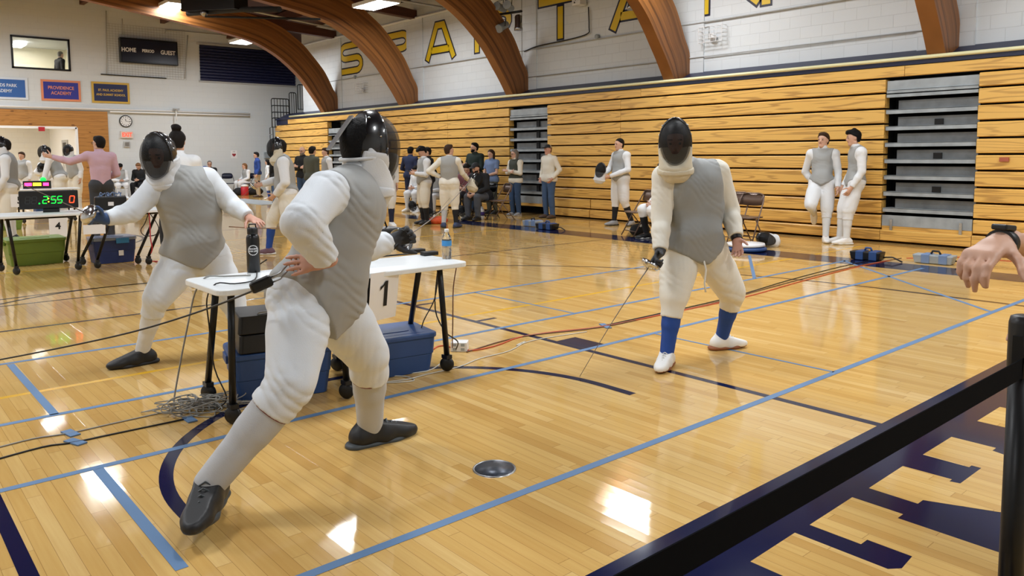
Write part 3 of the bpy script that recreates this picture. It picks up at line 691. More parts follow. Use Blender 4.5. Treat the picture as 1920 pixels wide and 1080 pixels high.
# ================================================================ end wall fittings
yw = YE - .005
def panel(u0, v0, u1, v1, y=YE):
    a, b_ = aty(u0, v0, y), aty(u1, v1, y); return a[0], b_[0], min(a[2], b_[2]), max(a[2], b_[2])
# knotty pine panelling round the opening
b = MB(); b.box((ox, YE - .05, 0), (7.22, YE - .002, 3.02)); b.box((XL + .1, YE - .05, oz), (ox, YE - .002, 3.02)); b.box((XL + .1, YE - .05, 0), (1.2, YE - .002, oz))
b.build('trim_pine_panelling', 'pine_panel')['kind'] = 'structure'
b = MB(); b.box((ox - .05, YE - .07, 0), (ox + .03, YE + .22, oz + .02)); b.box((1.2, YE - .07, oz - .03), (ox, YE + .22, oz + .05)); b.build('trim_opening', 'white_paint')['kind'] = 'structure'
cable('wall_pipe', 'white pipe across the end wall above the pine panelling', 'pipe', [(XL + .2, YE - .12, 3.1), (12.3, YE - .12, 3.1)], .035, 'white_paint', smooth=0)
cable('wall_pipe', 'second white pipe just below the one across the end wall', 'pipe', [(7.3, YE - .1, 3.02), (12.3, YE - .1, 3.02)], .03, 'white_paint', smooth=0)
# hall behind
HY = 36.4
b = MB(); b.box((-3, HY, 0), (8.2, HY + .2, 4)); wall('wall_hall_back', b, 'block_hall')
b = MB(); b.box((ox + .35, YE + .2, 0), (ox + .5, HY, 4)); wall('wall_hall_right', b, 'white_paint')
b = MB(); b.box((-3, YE + .2, 3.2), (8.2, HY, 3.3)); wall('ceiling_hall', b, 'white_paint')
b = MB(); b.box((-3.2, YE + .2, 0), (-3, HY, 4)); wall('wall_hall_left', b, 'white_paint')
yd0 = 33.1; xh = ox + .35
b = MB(); b.box((xh - .03, yd0, 0), (xh - .002, yd0 + 1.0, 2.1)); b.build('door_1', 'grey_paint')['kind'] = 'structure'
b = MB(); b.box((xh - .045, yd0 + .25, 1.2), (xh - .03, yd0 + .75, 2.0)); b.build('window_2', 'black_metal')['kind'] = 'structure'
r = thing('fire_alarm_mount', 'small red fire alarm high in the doorway to the hall', 'alarm', (5.1, YE + .3, 2.3)); q_ = aty(78, 242, YE - .08); b = MB(); b.box((q_[0] - .09, YE - .1, q_[2] - .07), (q_[0] + .09, YE - .07, q_[2] + .07)); b.build('housing', 'red_plastic', r)
# framed window of the press room above the banners
b = MB(); f = .06
b.box((wx0, YE - .03, wz0), (wx0 + f, YE + .1, wz1)); b.box((wx1 - f, YE - .03, wz0), (wx1, YE + .1, wz1)); b.box((wx0, YE - .03, wz0), (wx1, YE + .1, wz0 + f)); b.box((wx0, YE - .03, wz1 - f), (wx1, YE + .1, wz1)); b.build('trim_window_frame', 'black_metal')['kind'] = 'structure'
b = MB(); b.box((wx0, YE + .04, wz0), (wx1, YE + .05, wz1)); b.build('window_1', 'glass')['kind'] = 'structure'
b = MB(); b.box((wx0 - 1.5, YE + 3.2, 3.4), (wx1 + .7, YE + 3.3, 6.4)); wall('wall_press_back', b, 'room_cream')
b = MB(); b.box((wx1 + .5, YE + .2, 3.4), (wx1 + .6, YE + 3.2, 6.4)); wall('wall_press_right', b, 'room_cream')
b = MB(); b.box((wx0 - 1.6, YE + .2, 3.4), (wx0 - 1.5, YE + 3.2, 6.4)); wall('wall_press_left', b, 'room_cream')
zpc = aty(60, 90, YE + 3.2)[2]; b = MB(); b.box((wx0 - 1.5, YE + .2, zpc), (wx1 + .6, YE + 3.3, zpc + .1)); wall('ceiling_press', b, 'grey_paint')
b = MB(); b.box((wx0 - 1.5, YE + .2, 3.35), (wx1 + .6, YE + 3.3, 3.4)); wall('floor_press', b, 'room_cream')
# banners
def banner(u0, v0, u1, v1, edge, face, lines, label, tm, wall_left=None):
    x0, x1, z0, z1 = panel(u0, v0, u1, v1)
    if wall_left is not None: x0 = wall_left
    r = thing('banner_sign', label, 'banner', ((x0 + x1) / 2, YE - .02, z0), 'school banners on the end wall')
    b = MB(); b.box((x0, YE - .03, z0), (x1, YE - .012, z1)); b.build('border', edge, r)
    b = MB(); e = .07; b.box((x0 + e, YE - .034, z0 + e), (x1 - e, YE - .03, z1 - e)); b.build('field', face, r)
    for s, du, dz, size in lines: text_mb(s, size, ((x0 + x1) / 2 + du, YE - .036, (z0 + z1) / 2 + dz), (1, 0, 0), (0, 0, 1), bold=.003, sx=.86).build('lettering', tm, r, fixn=False)
banner(75.5, 148.5, 152, 191, 'banner_orange', 'banner_violet', [('PROVIDENCE', 0, .085, .15), ('ACADEMY', 0, -.09, .15)], 'violet banner with orange border, middle of the three on the end wall', 'banner_orange')
banner(170.5, 152.5, 243.5, 195, 'banner_gold', 'banner_navy', [('ST. PAUL ACADEMY', 0, .08, .105), ('AND SUMMIT SCHOOL', 0, -.075, .105)], 'navy banner with gold border and two lines of lettering, nearest the clock', 'banner_gold')
banner(-78, 140, 53, 187.5, 'banner_white', 'banner_blue', [('MOUNDS PARK', .2, .09, .14), ('ACADEMY', .2, -.09, .14)], 'light blue banner with white border cut by the left edge of the photo', 'banner_white')
# scoreboard
x0, x1, z0, z1 = panel(221, 69.6, 331, 124)
z1 = ew(221, 69.6)[1] - .02; z0 = ew(331, 124.5)[1]
r = thing('scoreboard', 'dark wall scoreboard reading HOME, PERIOD and GUEST', 'scoreboard', ((x0 + x1) / 2, YE - .1, z0)); b = MB(); b.box((x0, YE - .22, z0), (x1, YE - .02, z1)); b.build('casing', 'black_metal', r, bevel=.015)
b = MB(); b.box((x0 + .05, YE - .226, z0 + .05), (x1 - .05, YE - .219, z1 - .05)); b.build('face', mat('score_face', '0d1226', .35), r)
for s, u, v, sz in (('HOME', 241.5, 93.5, .2), ('PERIOD', 278, 96, .14), ('GUEST', 315, 99.5, .2)):
    xx, zz = aty(u, v, YE - .23)[0], aty(u, v, YE - .23)[2]; text_mb(s, sz, (xx, YE - .229, zz), (1, 0, 0), (0, 0, 1), bold=.006, sx=.85).build('lettering', 'white_plastic', r, fixn=False)
# roller door
x0, x1, z0, z1 = panel(372.5, 83, 553, 161.5); z1 = ew(372.5, 83.5)[1]; z0 = ew(553, 161)[1]
r = thing('roller_door', 'navy slatted roller shutter high in the end wall behind the first arch', 'shutter', ((x0 + x1) / 2, YE, z0))
b = MB(); n = 12; p = (z1 - z0) / n
for i in range(n):
    z = z0 + i * p; b.add([(x0, YE - .02, z), (x1, YE - .02, z), (x1, YE - .06, z + p * .3), (x0, YE - .06, z + p * .3), (x1, YE - .06, z + p * .75), (x0, YE - .06, z + p * .75), (x1, YE - .012, z + p), (x0, YE - .012, z + p)], [(0, 1, 2, 3), (3, 2, 4, 5), (5, 4, 6, 7)])
b.build('slats', mat('shutter_navy', '1c2045', .45), r)
b = MB(); b.box((x0 - .08, YE - .04, z1), (x1 + .08, YE - .005, z1 + .08)); b.box((x0 - .05, YE - .04, z0 - .06), (x1 + .05, YE - .005, z0)); b.build('frame', 'grey_paint', r)
# scoreboard net and cables
for u0, v0, u1, v1, l in ((199, 20, 200, 139, 'left edge cord of the net behind the scoreboard'), (352, 66, 347, 148, 'right edge cord of the net behind the scoreboard'), (229, 35, 230, 65, 'short cord above the left end of the scoreboard')):
    a, c = aty(u0, v0, YE - .05), aty(u1, v1, YE - .05); cable('hanging_net_cable', l, 'cord', [a, c], .014, 'grey_paint', smooth=0)
cable('hanging_net_cable', 'dark lower cord of the scoreboard net, sloping across the end wall', 'cord', [aty(189, 139, YE - .05), aty(312, 147, YE - .05)], .02, 'black_cord', smooth=0)
cable('wall_conduit', 'grey conduit from the scoreboard over to the roller shutter', 'conduit', [aty(309, 62, YE - .04), aty(312, 57, YE - .04), aty(318, 57, YE - .04), aty(400, 64, YE - .04), aty(500, 76, YE - .04)], .015, 'grey_paint')
a0, a1 = aty(200, 70, YE - .04), aty(350, 148, YE - .04)
nm = mat('net_mesh', '8e8d88', .8); t = MB()
zt_, zb_ = aty(270, 50, YE - .04)[2], aty(270, 145, YE - .04)[2]
for i in range(28): xx = a0[0] + (a1[0] - a0[0]) * i / 27; t.tube([(xx, YE - .03, zb_), (xx, YE - .03, zt_)], .003, 3, cap=False)
for i in range(22): zz = zb_ + (zt_ - zb_) * i / 21; t.tube([(a0[0], YE - .03, zz), (a1[0], YE - .03, zz)], .003, 3, cap=False)
o = t.build('backing_net', nm, loc=(a0[0], YE - .03, zb_)); tag(o, 'fine grey net hung on the end wall behind the scoreboard', 'net')
# clock, exit sign, small box, heart sign, outlet
cx_, cz_ = ew(235.3, 227.5); r = thing('wall_clock', 'round black rimmed wall clock above the exit sign', 'clock', (cx_, YE - .03, cz_))
t = MB(); t.lathe([(.205, 0), (.215, .03), (.2, .05), (.18, .045)], (cx_, YE - .002, cz_), (0, -1, 0), 32); t.build('rim', 'black_plastic', r)
t = MB(); t.lathe([(.0005, .047), (.182, .047)], (cx_, YE - .002, cz_), (0, -1, 0), 32, cap=False); t.build('dial', 'white_plastic', r)
for k in range(12):
    a = k * math.pi / 6; b = MB(); d = V(math.sin(a), 0, math.cos(a)); b.obox(V(cx_, YE - .052, cz_) + d * .145, V(math.cos(a), 0, -math.sin(a)), (0, 1, 0), d, .008, .001, .024); b.build('hour_mark', 'ink', r)
for a, L, w in ((math.radians(350), .09, .009), (math.radians(98), .14, .006)):
    b = MB(); d = V(math.sin(a), 0, math.cos(a)); b.obox(V(cx_, YE - .055, cz_) + d * L / 2, V(math.cos(a), 0, -math.sin(a)), (0, 1, 0), d, w, .001, L / 2); b.build('hand', 'ink', r)
cx_, cz_ = ew(237, 252.5); r = thing('exit_sign', 'lit red EXIT sign under the wall clock', 'sign', (cx_, YE - .04, cz_)); b = MB(); b.box((cx_ - .2, YE - .08, cz_ - .12), (cx_ + .2, YE - .003, cz_ + .12)); b.build('casing', 'exit_face', r)
text_mb('EXIT', .2, (cx_, YE - .083, cz_ - .01), (1, 0, 0), (0, 0, 1), bold=.008, sx=.8).build('lettering', 'exit_red', r, fixn=False)
cx_, cz_ = ew(237.5, 270.5); r = thing('alarm_detector', 'small grey square box on the end wall below the exit sign', 'box', (cx_, YE - .03, cz_)); b = MB(); b.box((cx_ - .1, YE - .06, cz_ - .1), (cx_ + .1, YE - .003, cz_ + .1)); b.build('casing', 'grey_paint', r); b = MB(); b.box((cx_ - .07, YE - .064, cz_ - .07), (cx_ + .07, YE - .06, cz_ + .07)); b.build('cover', 'steel', r)
cx_, cz_ = ew(438.5, 289.5); r = thing('wall_notice', 'white notice with a red heart on the end wall', 'sign', (cx_, YE - .01, cz_)); b = MB(); b.box((cx_ - .12, YE - .012, cz_ - .15), (cx_ + .12, YE - .003, cz_ + .15)); b.build('sheet', 'paper', r)
b = MB(); b.poly([(cx_ + .075 * (16 * math.sin(t) ** 3) / 16, YE - .014, cz_ - .02 + .075 * (13 * math.cos(t) - 5 * math.cos(2 * t) - 2 * math.cos(3 * t) - math.cos(4 * t)) / 16) for t in np.linspace(0, 2 * math.pi, 28)[:-1]]); b.build('heart', 'heart_red', r, fixn=False)
text_mb('AED', .055, (cx_, YE - .014, cz_ + .1), (1, 0, 0), (0, 0, 1)).build('lettering', 'ink', r, fixn=False)
cx_, cz_ = ew(499, 291); r = thing('wall_outlet', 'grey metal outlet box low on the end wall by the bleachers', 'outlet', (cx_, YE - .03, cz_)); b = MB(); b.box((cx_ - .1, YE - .1, cz_ - .12), (cx_ + .1, YE - .003, cz_ + .12)); b.build('casing', 'grey_steel', r)
cx_, cz_ = ew(327, 207); r = thing('pipe_mount', 'white pipe bracket hanging from the end wall pipe', 'bracket', (cx_, YE - .15, cz_)); t = MB(); t.lathe([(.12, 0), (.12, .04)], (cx_, YE - .2, 3.16), (0, 0, 1), 14); t.build('plate', 'grey_paint', r); t = MB(); t.tube([(cx_, YE - .2, 3.16), (cx_, YE - .2, 2.75)], .02, 8); t.build('stem', 'white_paint', r)

# ================================================================ lights
def mirror_at(u, v, z): r = ray(u, v); p = CAMP + r * ((-z - CAMH) / r[2]); return (p[0], p[1], z)
LP = [tuple(atz(705, 11, 5.15)), tuple(atz(323, 13, 5.8)), tuple(atz(460, 79, 5.2)), tuple(at(30, -4, 27.)), mirror_at(114, 797, 6.2), mirror_at(190, 905, 6.0), mirror_at(650, 990, 5.6), mirror_at(1190, 962, 5.25)]
LP += [(10.8, 1.0, 5.2), (6.6, 3.2, 5.3), (3.2, 5.2, 5.5), (9., 5.2, 5.3), (-1., 5.5, 5.5), (-1., 13., 5.5), (-1, 20.5, 5.5), (-5.5, 9.2, 5.2), (-5.5, 17.4, 5.2), (-5.5, 1., 5.2), (2.6, -1.6, 5.5), (7., -2., 5.3), (-5.5, 25.4, 5.2), (1.2, 27., 5.5), (-2., 27.5, 5.6)]  # unseen panels added to light the gym, placed where no reflection shows
LN = ['bright ceiling light panel in front of the second arch', 'bright ceiling light panel below the black curtain roller', 'bright ceiling light panel over the navy roller shutter', 'bright ceiling light panel cut by the top left corner']
def arch_over(y): return True
for i, (x, y, z) in enumerate(LP):
    r = thing('ceiling_light', LN[i] if i < 4 else 'unseen white ceiling light panel, inferred from floor glare or added for light', 'light', (x, y, z), 'ceiling light panels')
    b = MB(); b.box((x - .32, y - .63, z + .012), (x + .32, y + .63, z + .1)); b.build('housing', 'white_plastic', r)
    b = MB(); b.box((x - .29, y - .6, z), (x + .29, y + .6, z + .011)); b.build('diffuser', 'lamp_white', r)
    zt2 = zr - abs(x - BX) * .13 - .1
    for dy in (-.5, .5):
        t = MB(); t.tube([(x, y + dy, z + .1), (x, y + dy, zt2 - .1)], .008, 5); t.build('hanger', 'steel', r)
    ld = bpy.data.lights.new('panel_lamp', 'AREA'); ld.shape = 'RECTANGLE'; ld.size = .58; ld.size_y = 1.2; ld.energy = 200. if i in (2, 3) else 190. if x < 2 and y > 12 else 112. if x > 5 else 132.; ld.color = (.94, .97, 1.)
    lo = bpy.data.objects.new('panel_lamp', ld); link(lo, r); lo.location = (0, 0, -.012)
for (x, y, z, e, n_) in ((3.5, 33.5, 3.12, 150, 'hall'), (wx0 + .55, YE + 2.0, zpc - .08, 60, 'press')):  # the hall panel is unseen, added to brighten the hall
    r = thing('ceiling_light', 'ceiling light panel of the %s' % ('hall behind the pine panelled opening, added to light it' if n_ == 'hall' else 'small room behind the high window'), 'light', (x, y, z)); b = MB(); b.box((x - .15, y - .55, z), (x + .15, y + .55, z + .06)); b.build('diffuser', 'lamp_white', r)
    ld = bpy.data.lights.new('panel_lamp', 'AREA'); ld.shape = 'RECTANGLE'; ld.size = .3; ld.size_y = 1.1; ld.energy = e; ld.color = (1, .985, .95); lo = bpy.data.objects.new('panel_lamp', ld); link(lo, r); lo.location = (0, 0, -.03)
# black curtain roller / winch under the roof at top left
r = thing('divider_winch', 'black curtain winch and drum hanging under the roof at top left', 'winch', (6.6, 17.6, 5.3))
c0, c1 = at(352, 12, 21.5), at(452, 6, 20.); ax_ = nrm(c1 - c0)
b = MB(); b.obox((c0 + c1) / 2, ax_, nrm(np.cross((0, 0, 1), ax_)), (0, 0, 1), np.linalg.norm(c1 - c0) / 2, .2, .16); b.build('casing', 'black_metal', r)
t = MB(); t.tube([c0 + V(0, 0, -.2), c1 + V(0, 0, -.16), c1 + ax_ * 1.6 + V(0, 0, -.2)], .07, 10); t.build('drum', 'matte_black', r)
t = MB(); p0 = at(383, 26, 20.8); t.lathe([(.02, .12), (.09, .06), (.1, 0), (.05, -.06)], p0, (0, 0, 1), 14); t.build('pulley', 'steel', r)
cable('drive_shaft', 'thin dark shaft running from the winch towards the wall', 'shaft', [at(385, 31, 20.8), at(600, 36, 20.)], .03, 'matte_black', smooth=0)
for k, (a, c) in enumerate((((470, 20), (640, 56)), ((700, -8), (830, 14)))):
    cable('ceiling_sprinkler_pipe', 'pale sprinkler pipe under the dark roof deck, %s' % ('left of the second arch' if k == 0 else 'right of the second arch'), 'pipe', [aty(*a, 22. - 5 * k), aty(*c, 22. - 5 * k)], .03, 'grey_paint', smooth=0)
# ================================================================ people
for n_, c_, r_ in (('suit_white', 'dee1e4', .75), ('suit_cool', 'd9dfe5', .7), ('suit_cream', 'e0ddd2', .8), ('lame_grey', '9b9d9c', .6), ('lame_dark', '8f9292', .6), ('sock_white', 'd5d8da', .8), ('sock_grey', 'b9bcc0', .85), ('sock_blue', '1d4594', .8), ('sock_navy', '1a2140', .8),
                   ('sock_black', '121316', .85), ('shirt_pink', 'c7a6b5', .8), ('slate_trousers', '34363b', .8), ('black_cloth', '131417', .85), ('navy_cloth', '1c2748', .8), ('blue_sweater', '22438c', .8), ('olive_cloth', '4a4c40', .85), ('green_cloth', '1d2b26', .85),
                   ('blue_tee', '6d82a8', .8), ('maroon_cloth', '7a4a52', .8), ('grey_cloth', '83868a', .8), ('khaki', 'b3a68f', .8), ('jeans', '3d5577', .85), ('jeans_dark', '2f4767', .85), ('grey_jeans', '4c5057', .85), ('cream_shirt', 'dbd6c8', .8), ('quilt_green', '3a3e36', .8),
                   ('shoe_black', '17181a', .5), ('shoe_white', 'e4e4e2', .5), ('shoe_grey', '8b8d90', .6), ('shoe_navy', '2b3a5c', .6), ('shoe_brown', '4f3c30', .6), ('shoe_mauve', '6b4f5c', .6), ('sole_white', 'dcdcd8', .5), ('sole_black', '1b1d20', .6), ('sole_gum', '8e5534', .6), ('sole_slate', '3c4347', .5),
                   ('hair_dark', '15100e', .7), ('hair_black', '0b0a0b', .7), ('hair_brown', '3a281b', .7), ('hair_light', '7d5a3c', .55), ('hair_grey', '77716a', .6), ('eye_dark', '1a1412', .3), ('eye_white', 'b3aaa2', .4), ('glove_dark', '35373b', .7), ('glove_blue', '33507f', .6), ('cap_black', '15161a', .7), ('cap_mesh', 'b9ac98', .8), ('pink_print', 'c45a8a', .7), ('purple_print', '42307a', .7)):
    mat(n_, c_, r_, bump=.5 if n_.startswith('hair') else .12 if r_ > .65 else 0, bscale=110 if n_.startswith('hair') else 260, spec=.2 if n_.startswith('hair') else .5)
for k_ in ('lame_grey', 'lame_dark'):
    b_ = MATS[k_].node_tree.nodes['Principled BSDF']; b_.inputs['Metallic'].default_value = .0
for n_, c_ in (('skin_light', 'cba088'), ('skin_mid', 'b4866b'), ('skin_pink', 'c4937f')): mat(n_, c_, .5, noise=.06, nscale=25)
mat('lips', 'ab7067', .5); mat('blade_steel', '77706a', .45, metal=.7)
mat('mask_shell', '101115', .25, coat=.5)
mat('mask_trim', '1a1b1f', .3, coat=.3)
mm = mat('mask_wire', '0c0d0f', .55, metal=.2); B_ = NB(mm); tr_ = B_.n('ShaderNodeBsdfTransparent'); ms_ = B_.n('ShaderNodeMixShader'); ms_.inputs[0].default_value = .52
B_.l(tr_.outputs[0], ms_.inputs[1]); B_.l(B_.b.outputs[0], ms_.inputs[2]); B_.l(ms_.outputs[0], B_.t.nodes['Material Output'].inputs[0])
mat('bib_white', 'd6d9dc', .7, bump=.1, bscale=120); mat('bib_cream', 'cfc8b4', .75, bump=.1, bscale=120)

def frame(J):
    """chest and hip frames"""
    up = nrm(J['neck'] - J['pel']); r = nrm(J['shR'] - J['shL']); r = nrm(r - up * r.dot(up)); f = np.cross(up, r)
    hr = nrm(J['hipR'] - J['hipL']); hf = nrm(np.cross(up, hr)); return up, r, f, hr, hf
def headf(J):
    f = nrm(J['hf']); u = nrm(J['hu'] - f * np.dot(J['hu'], f)); return f, u, np.cross(f, u)       # forward, up, right
def prims(J, s, fat=1.):
    up, r, f, hr, hf = frame(J); P = []
    def c(tag_, a, b, ra, rb=None, k=.03, fl=None): P.append((tag_, a, b, ra * s, (ra if rb is None else rb) * s, k * s, fl))
    pel, ch, nk = J['pel'], J['chest'], J['neck']; w = fat
    c('hips', J['hipL'] + up * .02 * s, J['hipR'] + up * .02 * s, .091 * w, k=.05)
    for h in ('hipL', 'hipR'): c('hips', J[h] - hf * .035 * s - up * .02 * s, J[h] - hf * .04 * s + up * .02 * s, .085 * w, k=.05)
    c('belly', pel + up * .02 * s, ch - up * .07 * s, .134 * w, .137 * w, .05, (f, 1.28))
    c('chest', ch - up * .06 * s, ch + up * .06 * s, .142 * w, .138 * w, .05, (f, 1.3))
    c('chest', ch + up * .08 * s - r * .05 * s, ch + up * .08 * s + r * .05 * s, .115 * w, k=.05, fl=(f, 1.15))
    for q in 'LR':
        sg = 1 if q == 'R' else -1; sh, el, wr = J['sh' + q], J['el' + q], J['wr' + q]
        c('shoul' + q, ch + up * .09 * s + r * sg * .06 * s, sh - r * sg * .01 * s, .085, .062, .05)
        c('trap' + q, nk - up * .03 * s - f * .015 * s, sh + up * .0 * s, .052, .05, .05)
        c('uarm' + q, sh, el, .054, .042, .025); c('farm' + q, el, el + (wr - el) * .4, .041, .041, .02); c('farm' + q, el + (wr - el) * .4, wr, .041, .028, .02)
        hp, kn, an = J['hip' + q], J['kn' + q], J['an' + q]
        c('thigh' + q, hp, kn, .088 * w, .058, .03); ax = nrm(an - kn)
        c('shin' + q, kn, an, .056, .038, .02); c('calf' + q, kn + (an - kn) * .18, kn + (an - kn) * .45, .05, .047, .03)
    c('neck', nk - up * .04 * s, J['head'] - headf(J)[1] * .05 * s, .058, .053, .03)
    return P
def add(sd, P, tags, inf=0., cuts=None, kk=None, scale=None):
    cuts = cuts or {}
    for t, a, b, ra, rb, k, fl in P:
        key = t if t in tags else (t[:-1] if t[:-1] in tags and t[-1] in 'LR' else None)
        if key is None: continue
        i = inf.get(t, inf.get(key, inf.get('*', 0))) if isinstance(inf, dict) else inf
        sd.cap(a, b, ra + i, rb + i, kk or k, fl, cuts.get(t, cuts.get(key, ())))
def head_sd(sd, J, s):
    c = J['head']; f, u, r = headf(J); E = lambda o, rr, k=.02, sub=False: sd.ell(c + (r * o[0] + f * o[1] + u * o[2]) * s, (r, f, u), np.array(rr) * s, k * s, sub=sub)
    pt = lambda x, y, z: c + (r * x + f * y + u * z) * s
    E((0, -.008, .03), (.074, .094, .086)); E((0, .014, -.028), (.06, .07, .086), .03); E((0, .052, -.09), (.026, .026, .024), .025); sd.cap(pt(-.045, -.01, -.075), pt(0, .045, -.095), .022 * s, k=.03 * s); sd.cap(pt(.045, -.01, -.075), pt(0, .045, -.095), .022 * s, k=.03 * s)
    sd.cap(pt(-.03, .078, .026), pt(.03, .078, .026), .011 * s, k=.018 * s)
    for q in (-1, 1): E((q * .031, .097, .005), (.017, .016, .011), .014, True)
    sd.cap(pt(0, .082, .012), pt(0, .1, -.026), .009 * s, .0135 * s, k=.012 * s); E((0, .09, -.032), (.018, .012, .01), .01)
    sd.cap(pt(-.018, .079, -.055), pt(.018, .079, -.055), .0085 * s, k=.01 * s); E((0, .091, -.056), (.022, .006, .0018), .004, True)
    for q in (-1, 1):
        E((q * .031, .080, .006), (.0115, .0115, .0115), .002); E((q * .076, -.008, -.004), (.010, .019, .031), .01); E((q * .084, .0, -.004), (.006, .009, .017), .006, True)
def hand_sd(sd, w, d, n, s, curl=.35, thumb=1., side=1, spread=.12, k=.006):
    """w wrist, d along the hand, n out of the palm, side: +1 thumb towards cross(d,n)"""
    d = nrm(d); n = nrm(n - d * np.dot(n, d)); t = np.cross(d, n) * side
    sd.cap(w - d * .02 * s, w + d * .03 * s, .027 * s, .03 * s, .02 * s, (n, 1.35))
    for o in (-.022, 0, .022): sd.cap(w + d * .03 * s + t * o * .7 * s, w + d * .085 * s + t * o * s, .017 * s, .0155 * s, .014 * s, (n, 1.2))
    cs = curl if isinstance(curl, (list, tuple)) else [curl] * 4
    for i, (o, L) in enumerate(((.031, .078), (.0105, .086), (-.0105, .08), (-.031, .064))):
        p = w + d * (.088 - .004 * abs(i - 1)) * s + t * o * s; a = cs[i] * .7; dd = nrm(d + t * spread * (1.5 - i) * .6)
        for j, fr in enumerate((.45, .3, .25)):
            v = dd * math.cos(a) + n * math.sin(a); q = p + v * L * fr * s; r0 = (.0095, .0088, .008, .007)[j] * s; r1 = (.0088, .008, .007)[j] * s
            sd.cap(p, q, r0, r1, k * s); p = q; a += cs[i]
    p = w + d * .025 * s + t * .026 * s + n * .008 * s; v = nrm(d * .62 + t * .75 * thumb + n * .28)
    q = p + v * .045 * s; sd.cap(p, q, .0135 * s, .011 * s, .012 * s); v2 = nrm(v + d * .5 + n * .2); q2 = q + v2 * .032 * s; sd.cap(q, q2, .011 * s, .0095 * s, k * s); sd.cap(q2, q2 + nrm(v2 + n * .2) * .024 * s, .0095 * s, .0075 * s, k * s)
def hair_mesh(par, J, s, style, m, h):
    c = J['head']; f, u, r = headf(J); pt = lambda x, y, z: c + (r * x + f * y + u * z) * s; sd = SD()
    hl = (pt(0, .062, .066), nrm(f * .55 - u * .83) if style not in ('long', 'bob') else nrm(f * .72 - u * .69)); cut = [hl]
    if style in ('short', 'buzz', 'tuft', 'long', 'bun', 'bob', 'band'):
        t = .004 if style == 'buzz' else .012
        sd.ell(pt(0, -.012, .034), (r, f, u), np.array((.078 + t, .096 + t, .09 + t)) * s, .02 * s, cut=cut)
        sd.ell(pt(0, -.035, -.02), (r, f, u), np.array((.072 + t * .6, .062 + t * .6, .075)) * s, .02 * s, cut=[(pt(0, -.036 if style not in ('long', 'bob') else -.012, 0), f)] + ([(pt(0, 0, -.07), -u)]))
        if style == 'short' or style == 'tuft':
            for x, y, z, q in ((0, .05, .105, .03), (.035, .04, .1, .028), (-.035, .042, .1, .028)) + (((.02, .07, .1, .032), (-.03, .075, .095, .032), (.05, .0, .112, .03), (0, -.02, .128, .03), (-.05, .0, .11, .03), (0, .085, .08, .026), (.04, .07, .075, .026)) if style == 'tuft' else ()):
                sd.ell(pt(x, y, z), (r, f, u), np.array((q, q, q * .8)) * s, .02 * s)
        if style in ('long', 'bob'):
            L = -.26 if style == 'long' else -.13
            for q in (-1, 1): sd.cap(pt(q * .066, -.025, .03), pt(q * .072, -.012, L), .024 * s, .02 * s, .03 * s); sd.cap(pt(q * .035, -.075, .02), pt(q * .045, -.06, L), .04 * s, .03 * s, .03 * s)
        if style == 'bun':
            sd.ell(pt(0, -.05, .155), (r, f, u), np.array((.05, .05, .042)) * s, .015 * s); sd.ell(pt(.03, -.07, .15), (r, f, u), np.array((.03, .03, .03)) * s, .01 * s); sd.ell(pt(-.03, -.03, .17), (r, f, u), np.array((.028, .03, .025)) * s, .01 * s)
    for q in (-1, 1): sd.cap(pt(q * .046, .08, .03), pt(q * .017, .092, .032), .0055 * s, k=.004 * s)
    if style == 'bald':
        sd.ell(pt(0, -.02, .0), (r, f, u), np.array((.081, .088, .075)) * s, .02 * s, cut=[(pt(0, -.0, 0), f), (pt(0, 0, .035), u), (pt(0, 0, -.07), -u)])
    return emit('hair', sd.mesh(h, wr=(.0028 * s, 130 / s), pad=.03), m, par)
def beard_mesh(par, J, s, m, h):
    c = J['head']; f, u, r = headf(J); sd = SD()
    sd.ell(c + (f * .016 - u * .05) * s, (r, f, u), np.array((.067, .074, .072)) * s, .02, cut=[(c + (f * .0 - u * .035) * s, u), (c + f * .0 * s, -f)]); sd.ell(c + (f * .055 - u * .098) * s, (r, f, u), np.array((.034, .032, .03)) * s, .02)
    sd.ell(c + (f * .09 - u * .056) * s, (r, f, u), np.array((.024, .02, .011)) * s, .004, sub=True)
    return emit('beard', sd.mesh(h), m, par)
def cap_mesh_(par, J, s, h, m1='cap_black', m2='cap_black'):
    c = J['head']; f, u, r = headf(J); sd = SD(); sd.ell(c + (u * .03 - f * .008) * s, (r, f, u), np.array((.089, .106, .102)) * s, cut=[(c + u * .045 * s, -u)])
    mid = c; fn = (lambda P: ((P - mid).dot(f) < -.015).astype(int)); o = emit('cap', sd.mesh(h), [m1, m2], par, fn)
    sd = SD(); sd.ell(c + (f * .115 + u * .048) * s, (r, f, u), np.array((.075, .08, .012)) * s, cut=[(c + f * .07 * s, -f)]); emit('peak', sd.mesh(h), m1, o)
